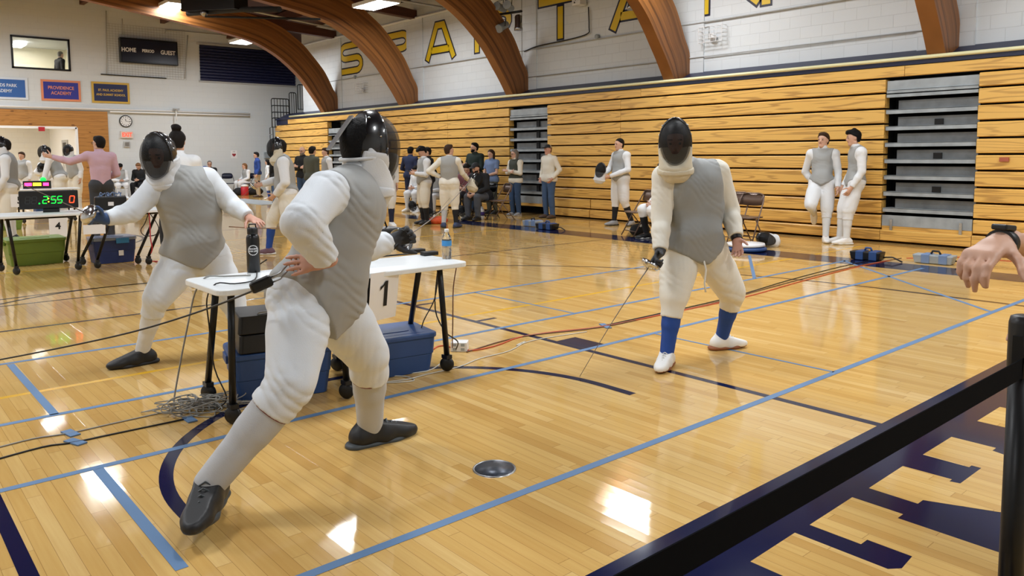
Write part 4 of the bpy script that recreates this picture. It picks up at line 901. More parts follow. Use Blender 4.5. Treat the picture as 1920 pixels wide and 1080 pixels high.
def shoe(par, J, q, s, m, sole, h, fat=1., high=False, lace=None):
    an, to, kn = J['an' + q], J['to' + q], J['kn' + q]; v = to - an; w = nrm(v); sh = J['fu' + q] if 'fu' + q in J else V(0, 0, 1); u0 = sh - w * sh.dot(w); u0 = nrm(u0); al = math.atan2(.085, .185)
    d = w * math.cos(al) + u0 * math.sin(al); u = -w * math.sin(al) + u0 * math.cos(al)
    if an[2] - to[2] < .13 * s: d = nrm(V(v[0], v[1], 0)); u = V(0, 0, 1)
    sd = SD(); o = an - u * .085 * s      # sole plane under the ankle
    t = np.cross(d, u); p = lambda x, y, z=0.: o + (d * x + u * y + t * z) * s
    k = .03 * s
    sd.cap(p(-.05, .045), p(.06, .045), .045 * s * fat, .048 * s * fat, k); sd.cap(p(.06, .04), p(.15, .034), .05 * s * fat, .044 * s * fat, k, (u, 1.2)); sd.cap(p(.15, .032), p(.19, .03), .043 * s, .034 * s, k, (u, 1.25))
    sd.cap(p(-.03, .06), p(-.005, .1 if not high else .15), .045 * s, .047 * s, k); sd.cap(p(.03, .085), p(.12, .055), .04 * s, .033 * s, k)
    top_ = (p(0, .112 if not high else .16), nrm(u + d * .3))
    ob = emit('shoe', sd.mesh(h, cuts=[(p(0, .012), -u), top_]), m, par)
    sd = SD(); sd.cap(p(-.065, .016), p(.0, .014), .048 * s, .045 * s, .02 * s, (u, 2.2)); sd.cap(p(.0, .014), p(.1, .014), .045 * s, .052 * s, .02 * s, (u, 2.4)); sd.cap(p(.1, .014), p(.185, .02), .052 * s, .036 * s, .02 * s, (u, 2.4))
    emit('sole', sd.mesh(h, cuts=[(p(0, 0), -u), (p(0, .036), u)]), sole, ob)
    if lace:
        tb = MB()
        for i in range(4):
            x, y = .045 + .023 * i, .104 - .012 * i; tb.tube([p(x, y - .012, -.028), p(x + .008, y + .008, 0), p(x, y - .012, .028)], .0035 * s, 5)
        tb.build('laces', lace, ob)
    return ob
def fencing_mask(par, J, s, h, bib='bib_white', name='fencing_mask', spec=True, tongue=False):
    c = J['head'] + headf(J)[0] * .012 * s; f, u, r = headf(J); s = s * 1.02
    sd = SD(); sd.ell(c + (f * .035 + u * .005) * s, (r, f, u), np.array((.102, .128, .152)) * s); sd.ell(c + (f * .06 - u * .05) * s, (r, f, u), np.array((.07, .1, .1)) * s, .03)
    o = emit(name, sd.mesh(h, cuts=[(c + f * .035 * s, -nrm(f + u * .12))], shell=.012 * s), 'mask_wire', par)
    sd = SD(); sd.ell(c + (f * .02 + u * .015) * s, (r, f, u), np.array((.108, .132, .158)) * s); ct = [(c + f * .045 * s, nrm(f + u * .12)), (c - u * .055 * s, nrm(-u + f * .2)), (c - f * .085 * s, nrm(-f + u * .3))]
    emit('shell', sd.mesh(h, cuts=ct, shell=.02 * s), 'mask_shell', o)
    rim = []
    for i in range(41):
        a = 2 * math.pi * i / 40; x, z = math.cos(a), math.sin(a); rim.append(c + (f * (.036 - .016 * z) + r * .104 * x + u * (.005 + .152 * z)) * s)
    t = MB(); t.tube(rim, .0075 * s, 6); t.build('trim', 'mask_trim', o)
    sd = SD(); sd.cap(c + (-u * .05 + f * .0) * s, c + (-u * .14 + f * .01) * s, .112 * s, .105 * s, .03, (f, .92)); sd.cap(c + (-u * .13 + f * .012) * s, c + (-u * .175 + f * .025) * s, .098 * s, .112 * s, .03, (f, 1.0))
    ct = [(c + (f * .05 - u * .075) * s, nrm(u * .75 + f * .66)), (c - f * .045 * s, nrm(-f + u * .25)), (c + (f * .0 - u * .235) * s, nrm(-u - f * .15))]
    sub = [(c + (f * .04 - u * .09) * s, nrm(-u))]
    emit('bib', sd.mesh(h, cuts=[ct[0], ct[1], (c + (f * .02 - u * .268) * s, nrm(-u + f * .1))], wr=(.002 * s, 60)), bib, o)
    sd = SD(); sd.cap(c + (-u * .15 + f * .012) * s, c + (-u * .185 + f * .02) * s, .11 * s, .124 * s, .03, (f, 1.02)); emit('bib_collar', sd.mesh(h, cuts=[(c + (f * .02 - u * .215) * s, nrm(-u + f * .12)), (c - f * .05 * s, nrm(-f + u * .2)), (c - u * .168 * s, u)], wr=(.002 * s, 60)), bib, o)
    # side flap of the bib reaching up to the ears
    sd = SD(); sd.ell(c + (f * .0 - u * .02) * s, (r, f, u), np.array((.114, .13, .14)) * s)
    emit('side_flap', sd.mesh(h, cuts=[(c + f * .04 * s, nrm(f * .8 + u * .35)), (c - f * .065 * s, -f), (c - u * .02 * s, nrm(u)), ], shell=.014 * s), bib, o)
    if tongue:
        a = c + (-f * .09 + u * .13) * s; b = c + (-f * .19 - u * .03) * s; t = MB(); t.obox((a + b) / 2, r, nrm(np.cross(b - a, r)), nrm(a - b), .016 * s, .003, np.linalg.norm(a - b) / 2); t.build('spring_tongue', 'steel', o)
        t = MB(); t.tube([c + (r * .104 * math.cos(a) - f * (.02 + .088 * math.sin(a)) - u * (.045 + .02 * math.sin(a))) * s for a in np.linspace(0, math.pi, 17)], .009 * s, 6); t.build('strap', bib, o)
    if spec:
        for x, y, z in ((.075, .02, .11), (-.075, .02, .11), (.1, .0, .05), (-.1, .0, .05), (.06, -.04, .13), (-.06, -.04, .13), (.11, -.03, -.03), (-.11, -.03, -.03)):
            v = V(x / .108, (y - .02) / .132, (z - .015) / .158); v = v / np.linalg.norm(v); p = c + (r * v[0] * .109 + f * (.02 + v[1] * .133) + u * (.015 + v[2] * .159)) * s
            t = MB(); t.lathe([(.0065 * s, -.002), (.0055 * s, .003), (.002 * s, .005)], p, nrm(p - c), 8); t.build('rivet', 'chrome', o)
    return o

# ---------------------------------------------------------------- poses (local: right, forward, up; metres for a 1.75 m person)
BASE = dict(pel=(0, 0, .96), chest=(0, -.005, 1.26), neck=(0, -.01, 1.475), head=(0, .03, 1.635), hipR=(.09, 0, .93), knR=(.105, .02, .5), anR=(.11, -.02, .085), toR=(.14, .165, 0.), shR=(.172, -.015, 1.415), elR=(.215, -.04, 1.125), wrR=(.222, .05, .885))
def mir(d):
    o = dict(d)
    for k, v in d.items():
        if k[-1] == 'R': o.setdefault(k[:-1] + 'L', (-v[0],) + tuple(v[1:]))
    return o
def merge(*ds):
    o = {}
    for d in ds: o.update(d)
    return o
CROSSED = dict(elR=(.235, .05, 1.14), wrR=(-.03, .2, 1.17), elL=(-.235, .05, 1.13), wrL=(.05, .24, 1.2))
HANDHIP_L = dict(elL=(-.38, -.1, 1.19), wrL=(-.19, .03, 1.02)); HANDHIP_R = dict(elR=(.38, -.1, 1.19), wrR=(.19, .03, 1.02))
PHONE = dict(elR=(.22, .03, 1.12), wrR=(.07, .25, 1.16), elL=(-.22, .03, 1.12), wrL=(-.07, .25, 1.16), hd=(0, .8, -.6))
SIT = dict(pel=(0, 0, .5), chest=(0, .03, .8), neck=(0, .05, 1.015), head=(0, .1, 1.165), hipR=(.09, .02, .49), knR=(.13, .42, .5), anR=(.13, .4, .085), toR=(.15, .585, 0.), shR=(.18, .03, .955), elR=(.23, .08, .68), wrR=(.1, .3, .6), hipL=(-.09, .02, .49), knL=(-.13, .42, .5), anL=(-.13, .4, .085), toL=(-.15, .585, 0.), shL=(-.18, .03, .955), elL=(-.23, .08, .68), wrL=(-.1, .3, .6))
def pose(pos, hdg, H, ov):
    s = H / 1.75; a = math.radians(hdg); fw = V(math.cos(a), math.sin(a), 0); rt = V(math.sin(a), -math.cos(a), 0); P0 = V(pos[0], pos[1], pos[2] if len(pos) > 2 else 0)
    d = mir(BASE); d.update(mir(ov)) if not any(k[-1] == 'L' for k in ov) else d.update(ov)
    if 'lean' in d:      # bend the upper body forward / sideways about the pelvis
        ax, ay = d.pop('lean'); p0 = V(*d['pel'])
        for k in ('chest', 'neck', 'head', 'shR', 'shL', 'elR', 'elL', 'wrR', 'wrL'):
            if k in ov and k[:2] in ('el', 'wr'): continue
            v = V(*d[k]) - p0; y = v[1] * math.cos(ay) + v[2] * math.sin(ay); z = -v[1] * math.sin(ay) + v[2] * math.cos(ay); x = v[0] * math.cos(ax) + z * math.sin(ax); z = -v[0] * math.sin(ax) + z * math.cos(ax); d[k] = tuple(p0 + V(x, y, z))
    W = lambda v: P0 + (rt * v[0] + fw * v[1] + V(0, 0, 1) * v[2]) * s
    Dv = lambda v: nrm(rt * v[0] + fw * v[1] + V(0, 0, 1) * v[2])
    J = {k: W(v) for k, v in d.items() if k not in ('hd', 'hu', 'ndR', 'ndL', 'dR', 'dL', 'fuR', 'fuL')}
    hd = d.get('hd', (0, 1, -.08)); J['hf'] = Dv(hd); J['hu'] = Dv(d.get('hu', (0, .2, 1)))
    for q in 'RL':
        if 'fu' + q in d: J['fu' + q] = Dv(d['fu' + q])
        J['n' + q] = Dv(d['nd' + q]) if 'nd' + q in d else None; J['d' + q] = Dv(d['d' + q]) if 'd' + q in d else None
    return J, s, P0
def person(label, J, s, root, res=.014, skin='skin_light', top=('jacket', 'suit_white'), vest=None, bottom='breeches', bmat='suit_white', sock='sock_white', sh=('shoe_white', 'sole_white'), hair=('short', 'hair_dark'), mask=None, beard=None, cap=None, glove={}, curl=(.35, .35), fat=1., group=None, hm=None, glasses=False, sleeve=None, high=False, extra=None, cat='person', wrk=1., collar=True, specs=True, hide_legs=False, band=None, lace=None, puff=0., fs=1., socki=0., tongue=False, hs=1., spread=.12, eyes=True, tail=.05, hemk=.62):
    for q in 'LR':
        if J['an' + q][2] - J['to' + q][2] < .13 * s: J['an' + q] = V(J['an' + q][0], J['an' + q][1], J['to' + q][2] + .085 * s)
    r_ = thing('person', label, cat, root, group); P = prims(J, s, fat); up, rr, ff, hr, hf = frame(J); h = res
    # --- the body: one continuous surface
    sd = SD(); add(sd, P, {'hips', 'belly', 'chest', 'shoul', 'trap', 'uarm', 'farm', 'thigh', 'shin', 'calf', 'neck'}, -.004 * s); head_sd(sd, J, s)
    for i, q in enumerate('RL'):
        w = J['wr' + q]; d = J['d' + q] if J.get('d' + q) is not None else nrm(w - J['el' + q]); sg = 1 if q == 'R' else -1
        n = J['n' + q] if J.get('n' + q) is not None else nrm(-rr * sg + ff * .3)
        sdn = np.cross(d, n); side = 1 if sdn.dot(ff + up * .3 if abs(d.dot(up)) > .6 else up) > 0 else -1
        if J.get('side' + q) is not None: side = J['side' + q]
        if q not in glove: hand_sd(sd, w, d, n, s * hs, curl[i], side=side, spread=spread)
        else: sd.cap(w, w + d * .03 * s, .024 * s, .018 * s)
        J['_h' + q] = (w, d, n, side)
        an = J['an' + q]; sd.cap(an, an + nrm(J['to' + q] - an) * .1 * s, .036 * s, .03 * s)
    c = J['head']; f, u, r = headf(J); er = max(.0125 * s, .55 * h)
    def mf(Q):
        m = np.zeros(len(Q), int); v = Q - c; m[(np.abs(v.dot(u) + .056 * s) < .0075 * s) & (np.abs(v.dot(r)) < .022 * s) & (v.dot(f) > .07 * s)] = 1
        return m
    emit('body', sd.mesh(min(h, .0095) if mask is None and h < .016 else h), [skin, 'lips'], r_, mf)
    if eyes and (mask is None or h < .009):
        for q in (-1, 1):
            e = c + (r * q * .031 + f * .0825 + u * .006) * s; t = MB(); fd = nrm(f + r * q * .12); n_ = 10
            t.lathe([(.0102 * s * math.sin(math.pi * i / n_), -.0102 * s * math.cos(math.pi * i / n_)) for i in range(n_ + 1)], e, fd, 14)
            for k, (vi, fi) in enumerate(((0, 0),)): pass
            for fi, fc in enumerate(t.f):
                if len(fc) == 4 and fi >= 14 * (n_ - 4): t.mi[fi] = 1
            t.build('eye', ['eye_white', 'eye_dark'], r_)
    # --- legs
    wu = (J['pel'] + up * .09 * s, up); tw = wrk
    kc = {}
    if bottom == 'breeches':
        sd = SD(); inf = {'hips': .018 * s, 'belly': .012 * s, 'thighL': .03 * s, 'thighR': .03 * s, 'shin': (.018 + socki) * s, 'calf': (.016 + socki) * s}
        for q in 'LR':
            kn, an = J['kn' + q], J['an' + q]; ax = nrm(an - kn); kc['shin' + q] = kc['calf' + q] = [(kn + ax * .115 * s, ax)]
        kc['belly'] = [wu]; add(sd, P, {'hips', 'belly', 'thigh', 'shin', 'calf'}, inf, kc)
        for q in 'LR':   # fullness above the knee and a cuff
            hp, kn, an = J['hip' + q], J['kn' + q], J['an' + q]; sd.cap(hp + (kn - hp) * .45, hp + (kn - hp) * .85, .106 * s * (.6 + .4 * fat), .092 * s, .05 * s)
        br = emit('breeches', sd.mesh(h, wr=(.0036 * s * tw, 80 / s)), bmat, r_)
        for q in 'LR':
            kn, an = J['kn' + q], J['an' + q]; ax = nrm(an - kn); sd = SD(); add(sd, P, {'shin' + q, 'calf' + q}, .009 * s + socki * s, {'shin' + q: [(kn + ax * .02 * s, -ax), (an + ax * .05 * s, ax)]})
            emit('sock', sd.mesh(h, wr=(.0012 * s, 60 / s)), sock if isinstance(sock, str) else sock[q], r_)
            if band:
                t = MB(); e = kn + ax * .122 * s; a1 = nrm(np.cross(ax, rr)); a2 = np.cross(ax, a1); t.tube([e + (a1 * math.cos(k * math.pi / 12) + a2 * math.sin(k * math.pi / 12)) * (.063 + socki) * s for k in range(25)], .008 * s, 6); t.build('sock_band', band, r_)
    else:
        sd = SD(); inf = {'hips': .004 * s, 'belly': .012 * s, 'thigh': .014 * s, 'shin': .022 * s, 'calf': .016 * s}
        for q in 'LR':
            an, kn = J['an' + q], J['kn' + q]; ax = nrm(an - kn); kc['shin' + q] = [(an + ax * .03 * s, ax)]
        kc['belly'] = [wu]; add(sd, P, {'hips', 'belly', 'thigh', 'shin', 'calf'}, inf, kc); emit('trousers', sd.mesh(h, wr=(.003 * s, 50 / s)), bmat, r_)
    for q in 'LR': shoe(r_, J, q, s * fs, sh[0], sh[1], min(h, .011), high=high, lace=lace)
    # --- upper garments
    nm, tm = top; sd = SD(); ti = .012 * s; cuts = {'neck': [(J['neck'] + up * (.07 if collar else .0) * s, up)]}
    for q in 'LR':
        el, wr, shd = J['el' + q], J['wr' + q], J['sh' + q]; ax = nrm(wr - el)
        cuts['farm' + q] = [(wr - ax * .012 * s, ax)]
        if nm == 'tee': a2 = nrm(el - shd); cuts['uarm' + q] = [(shd + a2 * .19 * s, a2)]
        if sleeve and q in sleeve: cuts['farm' + q] = [(el + (wr - el) * sleeve[q], ax)]
    low = (J['pel'] - up * (.07 if nm in ('shirt', 'tee', 'sweater', 'coat') else .03) * s, -up); cuts['hips'] = [low]
    tg = {'hips', 'belly', 'chest', 'shoul', 'trap', 'uarm', 'neck'} | ({'farm'} if nm != 'tee' else set())
    inf = {'*': ti, 'hips': .026 * s, 'uarm': ti + .004 * s + puff, 'farm': ti + puff * .7, 'neck': .012 * s, 'belly': ti + .004 * s}
    if nm == 'shirt_in': inf['hips'] = -.03 * s; inf['belly'] = .026 * s
    add(sd, P, tg, inf, cuts); gj = emit({'jacket': 'fencing_jacket', 'tee': 't_shirt', 'shirt_in': 'shirt', 'coat': 'coat'}.get(nm, nm), sd.mesh(h, wr=(.003 * s * tw, 95 / s)), tm, r_)
    if vest:
        sd = SD(); cuts = {'neck': [(J['neck'] + up * .02 * s, up)], 'hips': [(J['pel'] + up * .055 * s, -up)], 'belly': [(J['pel'] + up * .05 * s, -up)]}
        for q in 'LR':
            sg = 1 if q == 'R' else -1; pl = [(J['sh' + q] - rr * sg * .05 * s, nrm(rr * sg - up * .25))]; cuts['shoul' + q] = pl; cuts['trap' + q] = pl
        inf = {'*': .024 * s, 'neck': .022 * s, 'hips': .038 * s, 'belly': .03 * s}
        tgs = {'belly', 'chest', 'shoul', 'trap', 'neck'} | ({'hips'} if vest[0] != 'short' else set())
        if vest[0] == 'short': cuts['belly'] = [(J['pel'] + up * .05 * s, -up)]
        add(sd, P, tgs, inf, cuts)
        if vest[0] == 'lame':      # hem: a broad V dipping in front of the crotch
            vc = [(J['pel'] - up * tail * s, nrm(-up + rr * hemk * sg)) for sg in (-1, 1)]; cuts['hips'] = cuts['belly'] = vc
            sd.p.clear(); add(sd, P, tgs, inf, cuts)
            a = J['pel'] + hf * .085 * s * fat + up * .08 * s; b = J['pel'] - up * (tail + .04) * s + hf * .105 * s * fat; sd.cap(a, b, .14 * s * fat, .1 * s, .05 * s, (hf, 1.9), vc)
        vg = emit({'lame': 'lame_vest', 'short': 'lame_vest'}.get(vest[0], 'quilted_vest'), sd.mesh(h, wr=(.003 * s * tw, 95 / s)), vest[1], r_)
    for q, gm in glove.items():
        w, d, n, side = J['_h' + q]; sd = SD(); hand_sd(sd, w, d, n, s * 1.12, curl['RL'.index(q)], side=side, k=.01); ax = nrm(w - J['el' + q]); sd.cap(w - ax * .075 * s, w, .046 * s, .036 * s, .02)
        emit('glove', sd.mesh(min(h, .008)), gm, r_)
    hh = min(h, .011)
    if hair: hair_mesh(r_, J, s, hair[0], hair[1], hh)
    if band is None and hm: pass
    if beard: beard_mesh(r_, J, s, beard, hh)
    if cap: cap_mesh_(r_, J, s, hh, *cap)
    if glasses:
        t = MB()
        for q in (-1, 1):
            e = c + (r * q * .032 + f * .1 + u * .004) * s; t.tube([e + (r * math.cos(a) * .022 + u * math.sin(a) * .017) * s for a in np.linspace(0, 2 * math.pi, 15)], .003 * s, 5); t.tube([e + r * q * .022 * s, c + (r * q * .08 - f * .005 + u * .008) * s], .0025 * s, 5)
        t.tube([c + (r * .01 + f * .103 + u * .006) * s, c + (-r * .01 + f * .103 + u * .006) * s], .003 * s, 5); t.build('glasses', 'black_plastic', r_)
    if mask: fencing_mask(r_, J, s, min(h, .01), mask, spec=specs, tongue=tongue)
    J['_root'] = r_; J['_s'] = s
    return J
def foil(label, grip, tip, bend=.0, sag=V(0, 0, -1), group='fencing foils'):
    """grip = where the fist holds it"""
    grip, tip = np.asarray(grip, float), np.asarray(tip, float); d = nrm(tip - grip); r_ = thing('fencing_foil', label, 'foil', grip, group); L = np.linalg.norm(tip - grip)
    g = grip + d * .055; n = 10; P = [g + (tip - g) * i / n + sag * bend * math.sin(math.pi * i / n) for i in range(n + 1)]
    t = MB(); t.tube(P, [.0036 - .0019 * i / n for i in range(n + 1)], 6); t.build('blade', 'blade_steel', r_)
    t = MB(); t.lathe([(.003, .012), (.022, .009), (.045, -.002), (.06, -.018), (.066, -.032), (.068, -.033), (.061, -.014), (.044, .002), (.02, .006), (.003, .008)], g, d, 24, cap=False); t.build('bell_guard', 'chrome', r_)
    t = MB(); t.tube([g - d * .005, g - d * .06, g - d * .13], [.011, .015, .012], 10); t.build('grip', 'black_plastic', r_)
    return r_
# ================================================================ the three fencers on the strips
def seg(a, b, L, q=None):
    """point at distance L from a towards b"""
    return a + nrm(b - a) * L
# nearest fencer: back half-turned, right hand on the hip, left arm with the foil
J = dict(pel=at(590, 545, 3.4), chest=at(640, 425, 3.42), neck=at(668, 335, 3.46), head=at(683, 277, 3.52), hipR=at(567, 560, 3.33), hipL=at(622, 568, 3.47), knR=at(545, 722, 3.12), anR=at(394, 906, 3.06), toR=atz(371, 1012, .008),
         knL=at(692, 668, 3.66), anL=atz(694, 800, .085), toL=atz(766, 812, .004), shR=at(612, 362, 3.24), shL=at(690, 372, 3.62), elR=at(566, 418, 3.0), wrR=at(612, 489, 3.14), elL=at(668, 468, 3.78), wrL=at(728, 455, 3.95))
J['hf'] = nrm(V(1, .05, -.12)); J['hu'] = V(.1, 0, 1); J['nR'] = nrm(V(.25, .75, -.3)); J['dR'] = nrm(at(528, 500, 3.12) - at(612, 489, 3.14)); J['dL'] = nrm(V(1, -.2, .35)); J['nL'] = nrm(V(0, -1, .1)); J['sideR'] = None
F1 = person('nearest fencer with back to the camera, hand on hip, beside the white table', J, 1.0, (1.5, 3.12, 0), res=.0065, top=('jacket', 'suit_cool'), vest=('lame', 'lame_grey'), bmat='suit_cool', fat=1.2, puff=.022, fs=1.18, tail=.17, hemk=1.1, sock='sock_grey', sh=('shoe_black', 'sole_slate'), hair=('short', 'hair_black'), skin='skin_pink', mask='bib_white', tongue=True, lace='sole_slate', socki=.016, glove={'L': 'glove_dark'}, curl=(.16, 1.1), wrk=1.5, band='maroon_cloth')
foil('foil held by the nearest fencer, blade rising past the water bottle', at(748, 455, 3.98), at(885, 335, 4.75), .03)
# lunging fencer beyond the table
J = dict(pel=at(368, 478, 5.5), chest=at(355, 385, 5.42), neck=at(332, 325, 5.34), head=at(303, 291, 5.28), hipR=at(343, 487, 5.44), hipL=at(397, 487, 5.56), knR=at(293, 562, 5.3), anR=atz(266, 660, .085), toR=atz(226, 690, .0),
         knL=at(437, 566, 5.62), anL=atz(463, 648, .085), toL=atz(482, 672, .0), shR=at(292, 352, 5.3), shL=at(388, 336, 5.46), elR=at(247, 398, 5.18), wrR=at(197, 411, 5.04), elL=at(432, 382, 5.5), wrL=at(467, 408, 5.4))
J['hf'] = nrm(V(-.72, -.62, -.3)); J['hu'] = V(-.1, -.1, 1); J['dR'] = nrm(at(165, 404, 4.96) - J['wrR']); J['nR'] = V(.3, -.6, -.4); J['dL'] = nrm(at(494, 420, 5.3) - J['wrL']); J['nL'] = nrm(V(0, .3, -1)); J['sideL'] = None
F2 = person('fencer lunging to the left beyond the white table, sword arm stretched out', J, .98, (1.95, 5.5, 0), res=.0075, skin='skin_pink', top=('jacket', 'suit_cool'), vest=('lame', 'lame_grey'), bmat='suit_cool', fat=1.2, puff=.012, fs=1.06, tail=.06, sock='sock_white', sh=('shoe_black', 'sole_black'), hair=('short', 'hair_black'), mask='bib_white', glove={'R': 'glove_blue'}, curl=(1.3, .22), wrk=1.2)
foil('foil of the lunging fencer pointing left over the timer table', at(174, 405, 4.98), at(40, 345, 4.6), .0)
# fencer on the right, foil lowered
J = dict(pel=at(1303, 462, 5.45), chest=at(1303, 372, 5.4), neck=at(1284, 308, 5.32), head=at(1266, 266, 5.24), hipR=at(1277, 478, 5.42), hipL=at(1330, 476, 5.48), knR=at(1263, 562, 5.28), anR=atz(1250, 664, .085), toR=atz(1241, 696, .0),
         knL=at(1374, 550, 5.52), anL=atz(1353, 633, .085), toL=atz(1396, 650, .0), shR=at(1245, 332, 5.34), shL=at(1345, 322, 5.44), elR=at(1240, 408, 5.32), wrR=at(1238, 472, 5.2), elL=at(1368, 393, 5.5), wrL=at(1381, 446, 5.36))
J['hf'] = nrm(V(-.78, -.6, -.22)); J['hu'] = V(-.1, -.05, 1); J['dR'] = nrm(at(1222, 494, 5.12) - J['wrR']); J['nR'] = V(-.2, -.3, -.3); J['dL'] = nrm(at(1384, 478, 5.3) - J['wrL']); J['nL'] = nrm(V(-.6, -.2, 0)); J['sideL'] = None
F3 = person('fencer in blue socks standing on the strip at right, foil lowered', J, .98, (4.5, 3.2, 0), res=.0075, skin='skin_pink', top=('jacket', 'suit_cream'), vest=('lame', 'lame_dark'), bmat='suit_cream', fat=1.2, puff=.014, tail=.09, sock='sock_blue', sh=('shoe_white', 'sole_gum'), hair=('short', 'hair_brown'), mask='bib_cream', glove={'R': 'glove_dark'}, curl=(1.1, .3), wrk=1.1, lace='sole_white')
foil('foil lowered to the floor by the fencer in blue socks', at(1224, 489, 5.13), atz(1087, 706, .01), .02, V(0, 0, 1))
r = F3['_root']; w, e = F3['wrL'], F3['elL']; ax = nrm(w - e); t = MB(); a1 = nrm(np.cross(ax, (0, 0, 1))); a2 = np.cross(ax, a1); c0 = w - ax * .0
t.loft([[c0 + ax * z + (a1 * math.cos(k * math.pi / 8) + a2 * math.sin(k * math.pi / 8)) * .038 for k in range(16)] for z in (-.012, .014)]); t.build('wrist_watch', 'black_plastic', r)
t = MB(); t.tube([at(1318, 482, 5.3), at(1324, 505, 5.28), at(1321, 530, 5.28), at(1323, 548, 5.27)], .007, 6); t.build('drawstring', 'suit_cream', r)
# ================================================================ everybody else
def gp(u, d): q = at(u, 300, d); return (q[0], q[1])
def wp(u, x): q = atx(u, 330, x); return (q[0], q[1])
FEN = dict(vest=('lame', 'lame_grey'))
def man(label, pos, hdg, H, ov, **k):
    if 'vt' in k:      # height read from how far the crown stands above the eye line at that distance
        H = 1.7
        for _ in range(3): d = CR[:, 2].dot(V(pos[0], pos[1], H) - CAMP); H = at(CX, k['vt'], d)[2] / 1.008
        k.pop('vt')
    J, s, P0 = pose(pos, hdg, H, ov); k.setdefault('res', .0135); person(label, J, s, (P0[0], P0[1], P0[2]), **k); return J
GRP = None
# --- by the tables at left
man('man in a pink shirt and dark trousers seen from behind, left arm stretched out', (3.37, 14.62), 92, 1.8, dict(elL=(-.42, .1, 1.34), wrL=(-.66, .22, 1.42), shL=(-.19, 0, 1.43), elR=(.25, -.02, 1.13), wrR=(.16, .2, 1.06), hd=(-.55, 1, .02), nL=(0, 0, 1), shR=(.18, -.015, 1.415), hipL=(-.09, 0, .93), knL=(-.105, .02, .5), anL=(-.12, -.02, .085), toL=(-.16, .16, 0)),
    res=.011, top=('shirt_in', 'shirt_pink'), bottom='long', bmat='slate_trousers', sh=('shoe_black', 'sole_black'), hair=('short', 'hair_dark'), glasses=True, fat=.93, vt=250)
man('masked fencer at the left edge of the photo, arm hanging', gp(12, 13.2), 160, 1.78, dict(elR=(.24, -.02, 1.12), wrR=(.25, .1, .88)), vest=('lame', 'lame_dark'), bmat='suit_cream', sh=('shoe_black', 'sole_white'), hair=('short', 'hair_dark'), mask='bib_white', specs=False, fat=1.15, vt=254)
man('boy in a grey fencing vest standing at left behind the timer table', gp(42, 22), 229, 1.7, {}, res=.016, hair=('short', 'hair_brown'), **FEN, vt=279)
man('dark haired fencer hugging a black mask behind the lit scoring box', gp(84, 21.5), 225, 1.72, CROSSED, res=.016, hair=('short', 'hair_black'), skin='skin_mid', **FEN, vt=283)
man('masked fencer bending left with one hand on the far table', gp(112, 19.), 150, 1.76, dict(lean=(0, .42), elR=(.25, .3, 1.0), wrR=(.2, .5, .8)), res=.015, bmat='suit_cream', hair=('short', 'hair_dark'), mask='bib_white', specs=False, vest=('lame', 'lame_dark'))
man('masked fencer half hidden behind the man in the pink shirt', gp(138, 20.5), 215, 1.74, dict(lean=(0, .15)), res=.016, hair=('short', 'hair_dark'), mask='bib_white', specs=False, bmat='suit_cream', **FEN)
SITP = merge(SIT, dict(wrR=(.05, .34, .66), wrL=(-.05, .34, .66), hd=(0, .8, -.55), head=(0, .13, 1.14)))
def seat_xy(u, y): q = aty(u, 335, y); return (q[0], y)
man('boy in a grey vest sitting by the wall under the clock, looking at his hands', seat_xy(225, 29.2), -95, 1.68, SITP, res=.018, hair=('tuft', 'hair_black'), skin='skin_mid', **FEN)
man('boy in a black coat sitting beside the pine panelling, head bowed', seat_xy(263, 29.2), -125, 1.7, SITP, res=.018, top=('coat', 'black_cloth'), bottom='long', bmat='black_cloth', sh=('shoe_black', 'sole_black'), hair=('short', 'hair_light'))
man('grey haired man in black with glasses sitting by the end wall beside the empty chair', seat_xy(394, 29.2), -110, 1.75, SIT, res=.018, top=('coat', 'black_cloth'), bottom='long', bmat='black_cloth', sh=('shoe_black', 'sole_black'), hair=('buzz', 'hair_grey'), glasses=True)
man('girl in a grey fencing vest sitting in profile above the red jug', seat_xy(463, 28.6), 190, 1.6, SIT, res=.018, hair=('bob', 'hair_light'), **FEN)
man('boy in a blue sweater and khaki trousers standing near the end wall', gp(482, 27.3), 165, 1.78, {}, res=.017, top=('sweater', 'blue_sweater'), bottom='long', bmat='khaki', sh=('shoe_brown', 'sole_black'), hair=('short', 'hair_dark'), vt=282)
man('fencer all in white with blue socks beside the boy in the blue sweater', gp(502, 26.), 150, 1.66, dict(elR=(.3, -.05, 1.15), wrR=(.36, .05, .92)), res=.016, sock='sock_blue', hair=('bob', 'hair_dark'), vt=296)
man('person in black jacket and jeans behind the masked fencer with blue socks', gp(519, 23.6), 75, 1.8, {}, res=.016, top=('coat', 'black_cloth'), bottom='long', bmat='jeans', sh=('shoe_black', 'sole_white'), hair=('short', 'hair_dark'), fat=1.15, vt=283)
man('balding grey bearded man with glasses behind the olive jacket', gp(568, 21.2), 215, 1.8, CROSSED, res=.015, top=('coat', 'black_cloth'), bottom='long', bmat='jeans_dark', sh=('shoe_black', 'sole_black'), hair=('bald', 'hair_grey'), beard='hair_grey', glasses=True, fat=1.1, vt=272)
man('man in an olive jacket seen from behind between two fencers', gp(585, 19.4), 20, 1.8, {}, res=.015, top=('coat', 'olive_cloth'), bottom='long', bmat='jeans_dark', sh=('shoe_brown', 'sole_black'), hair=('short', 'hair_dark'), fat=1.15, vt=272)
man('brown haired fencer talking to the man in the olive jacket', gp(612, 20.6), 175, 1.76, {}, res=.015, hair=('short', 'hair_brown'), **FEN, vt=275)
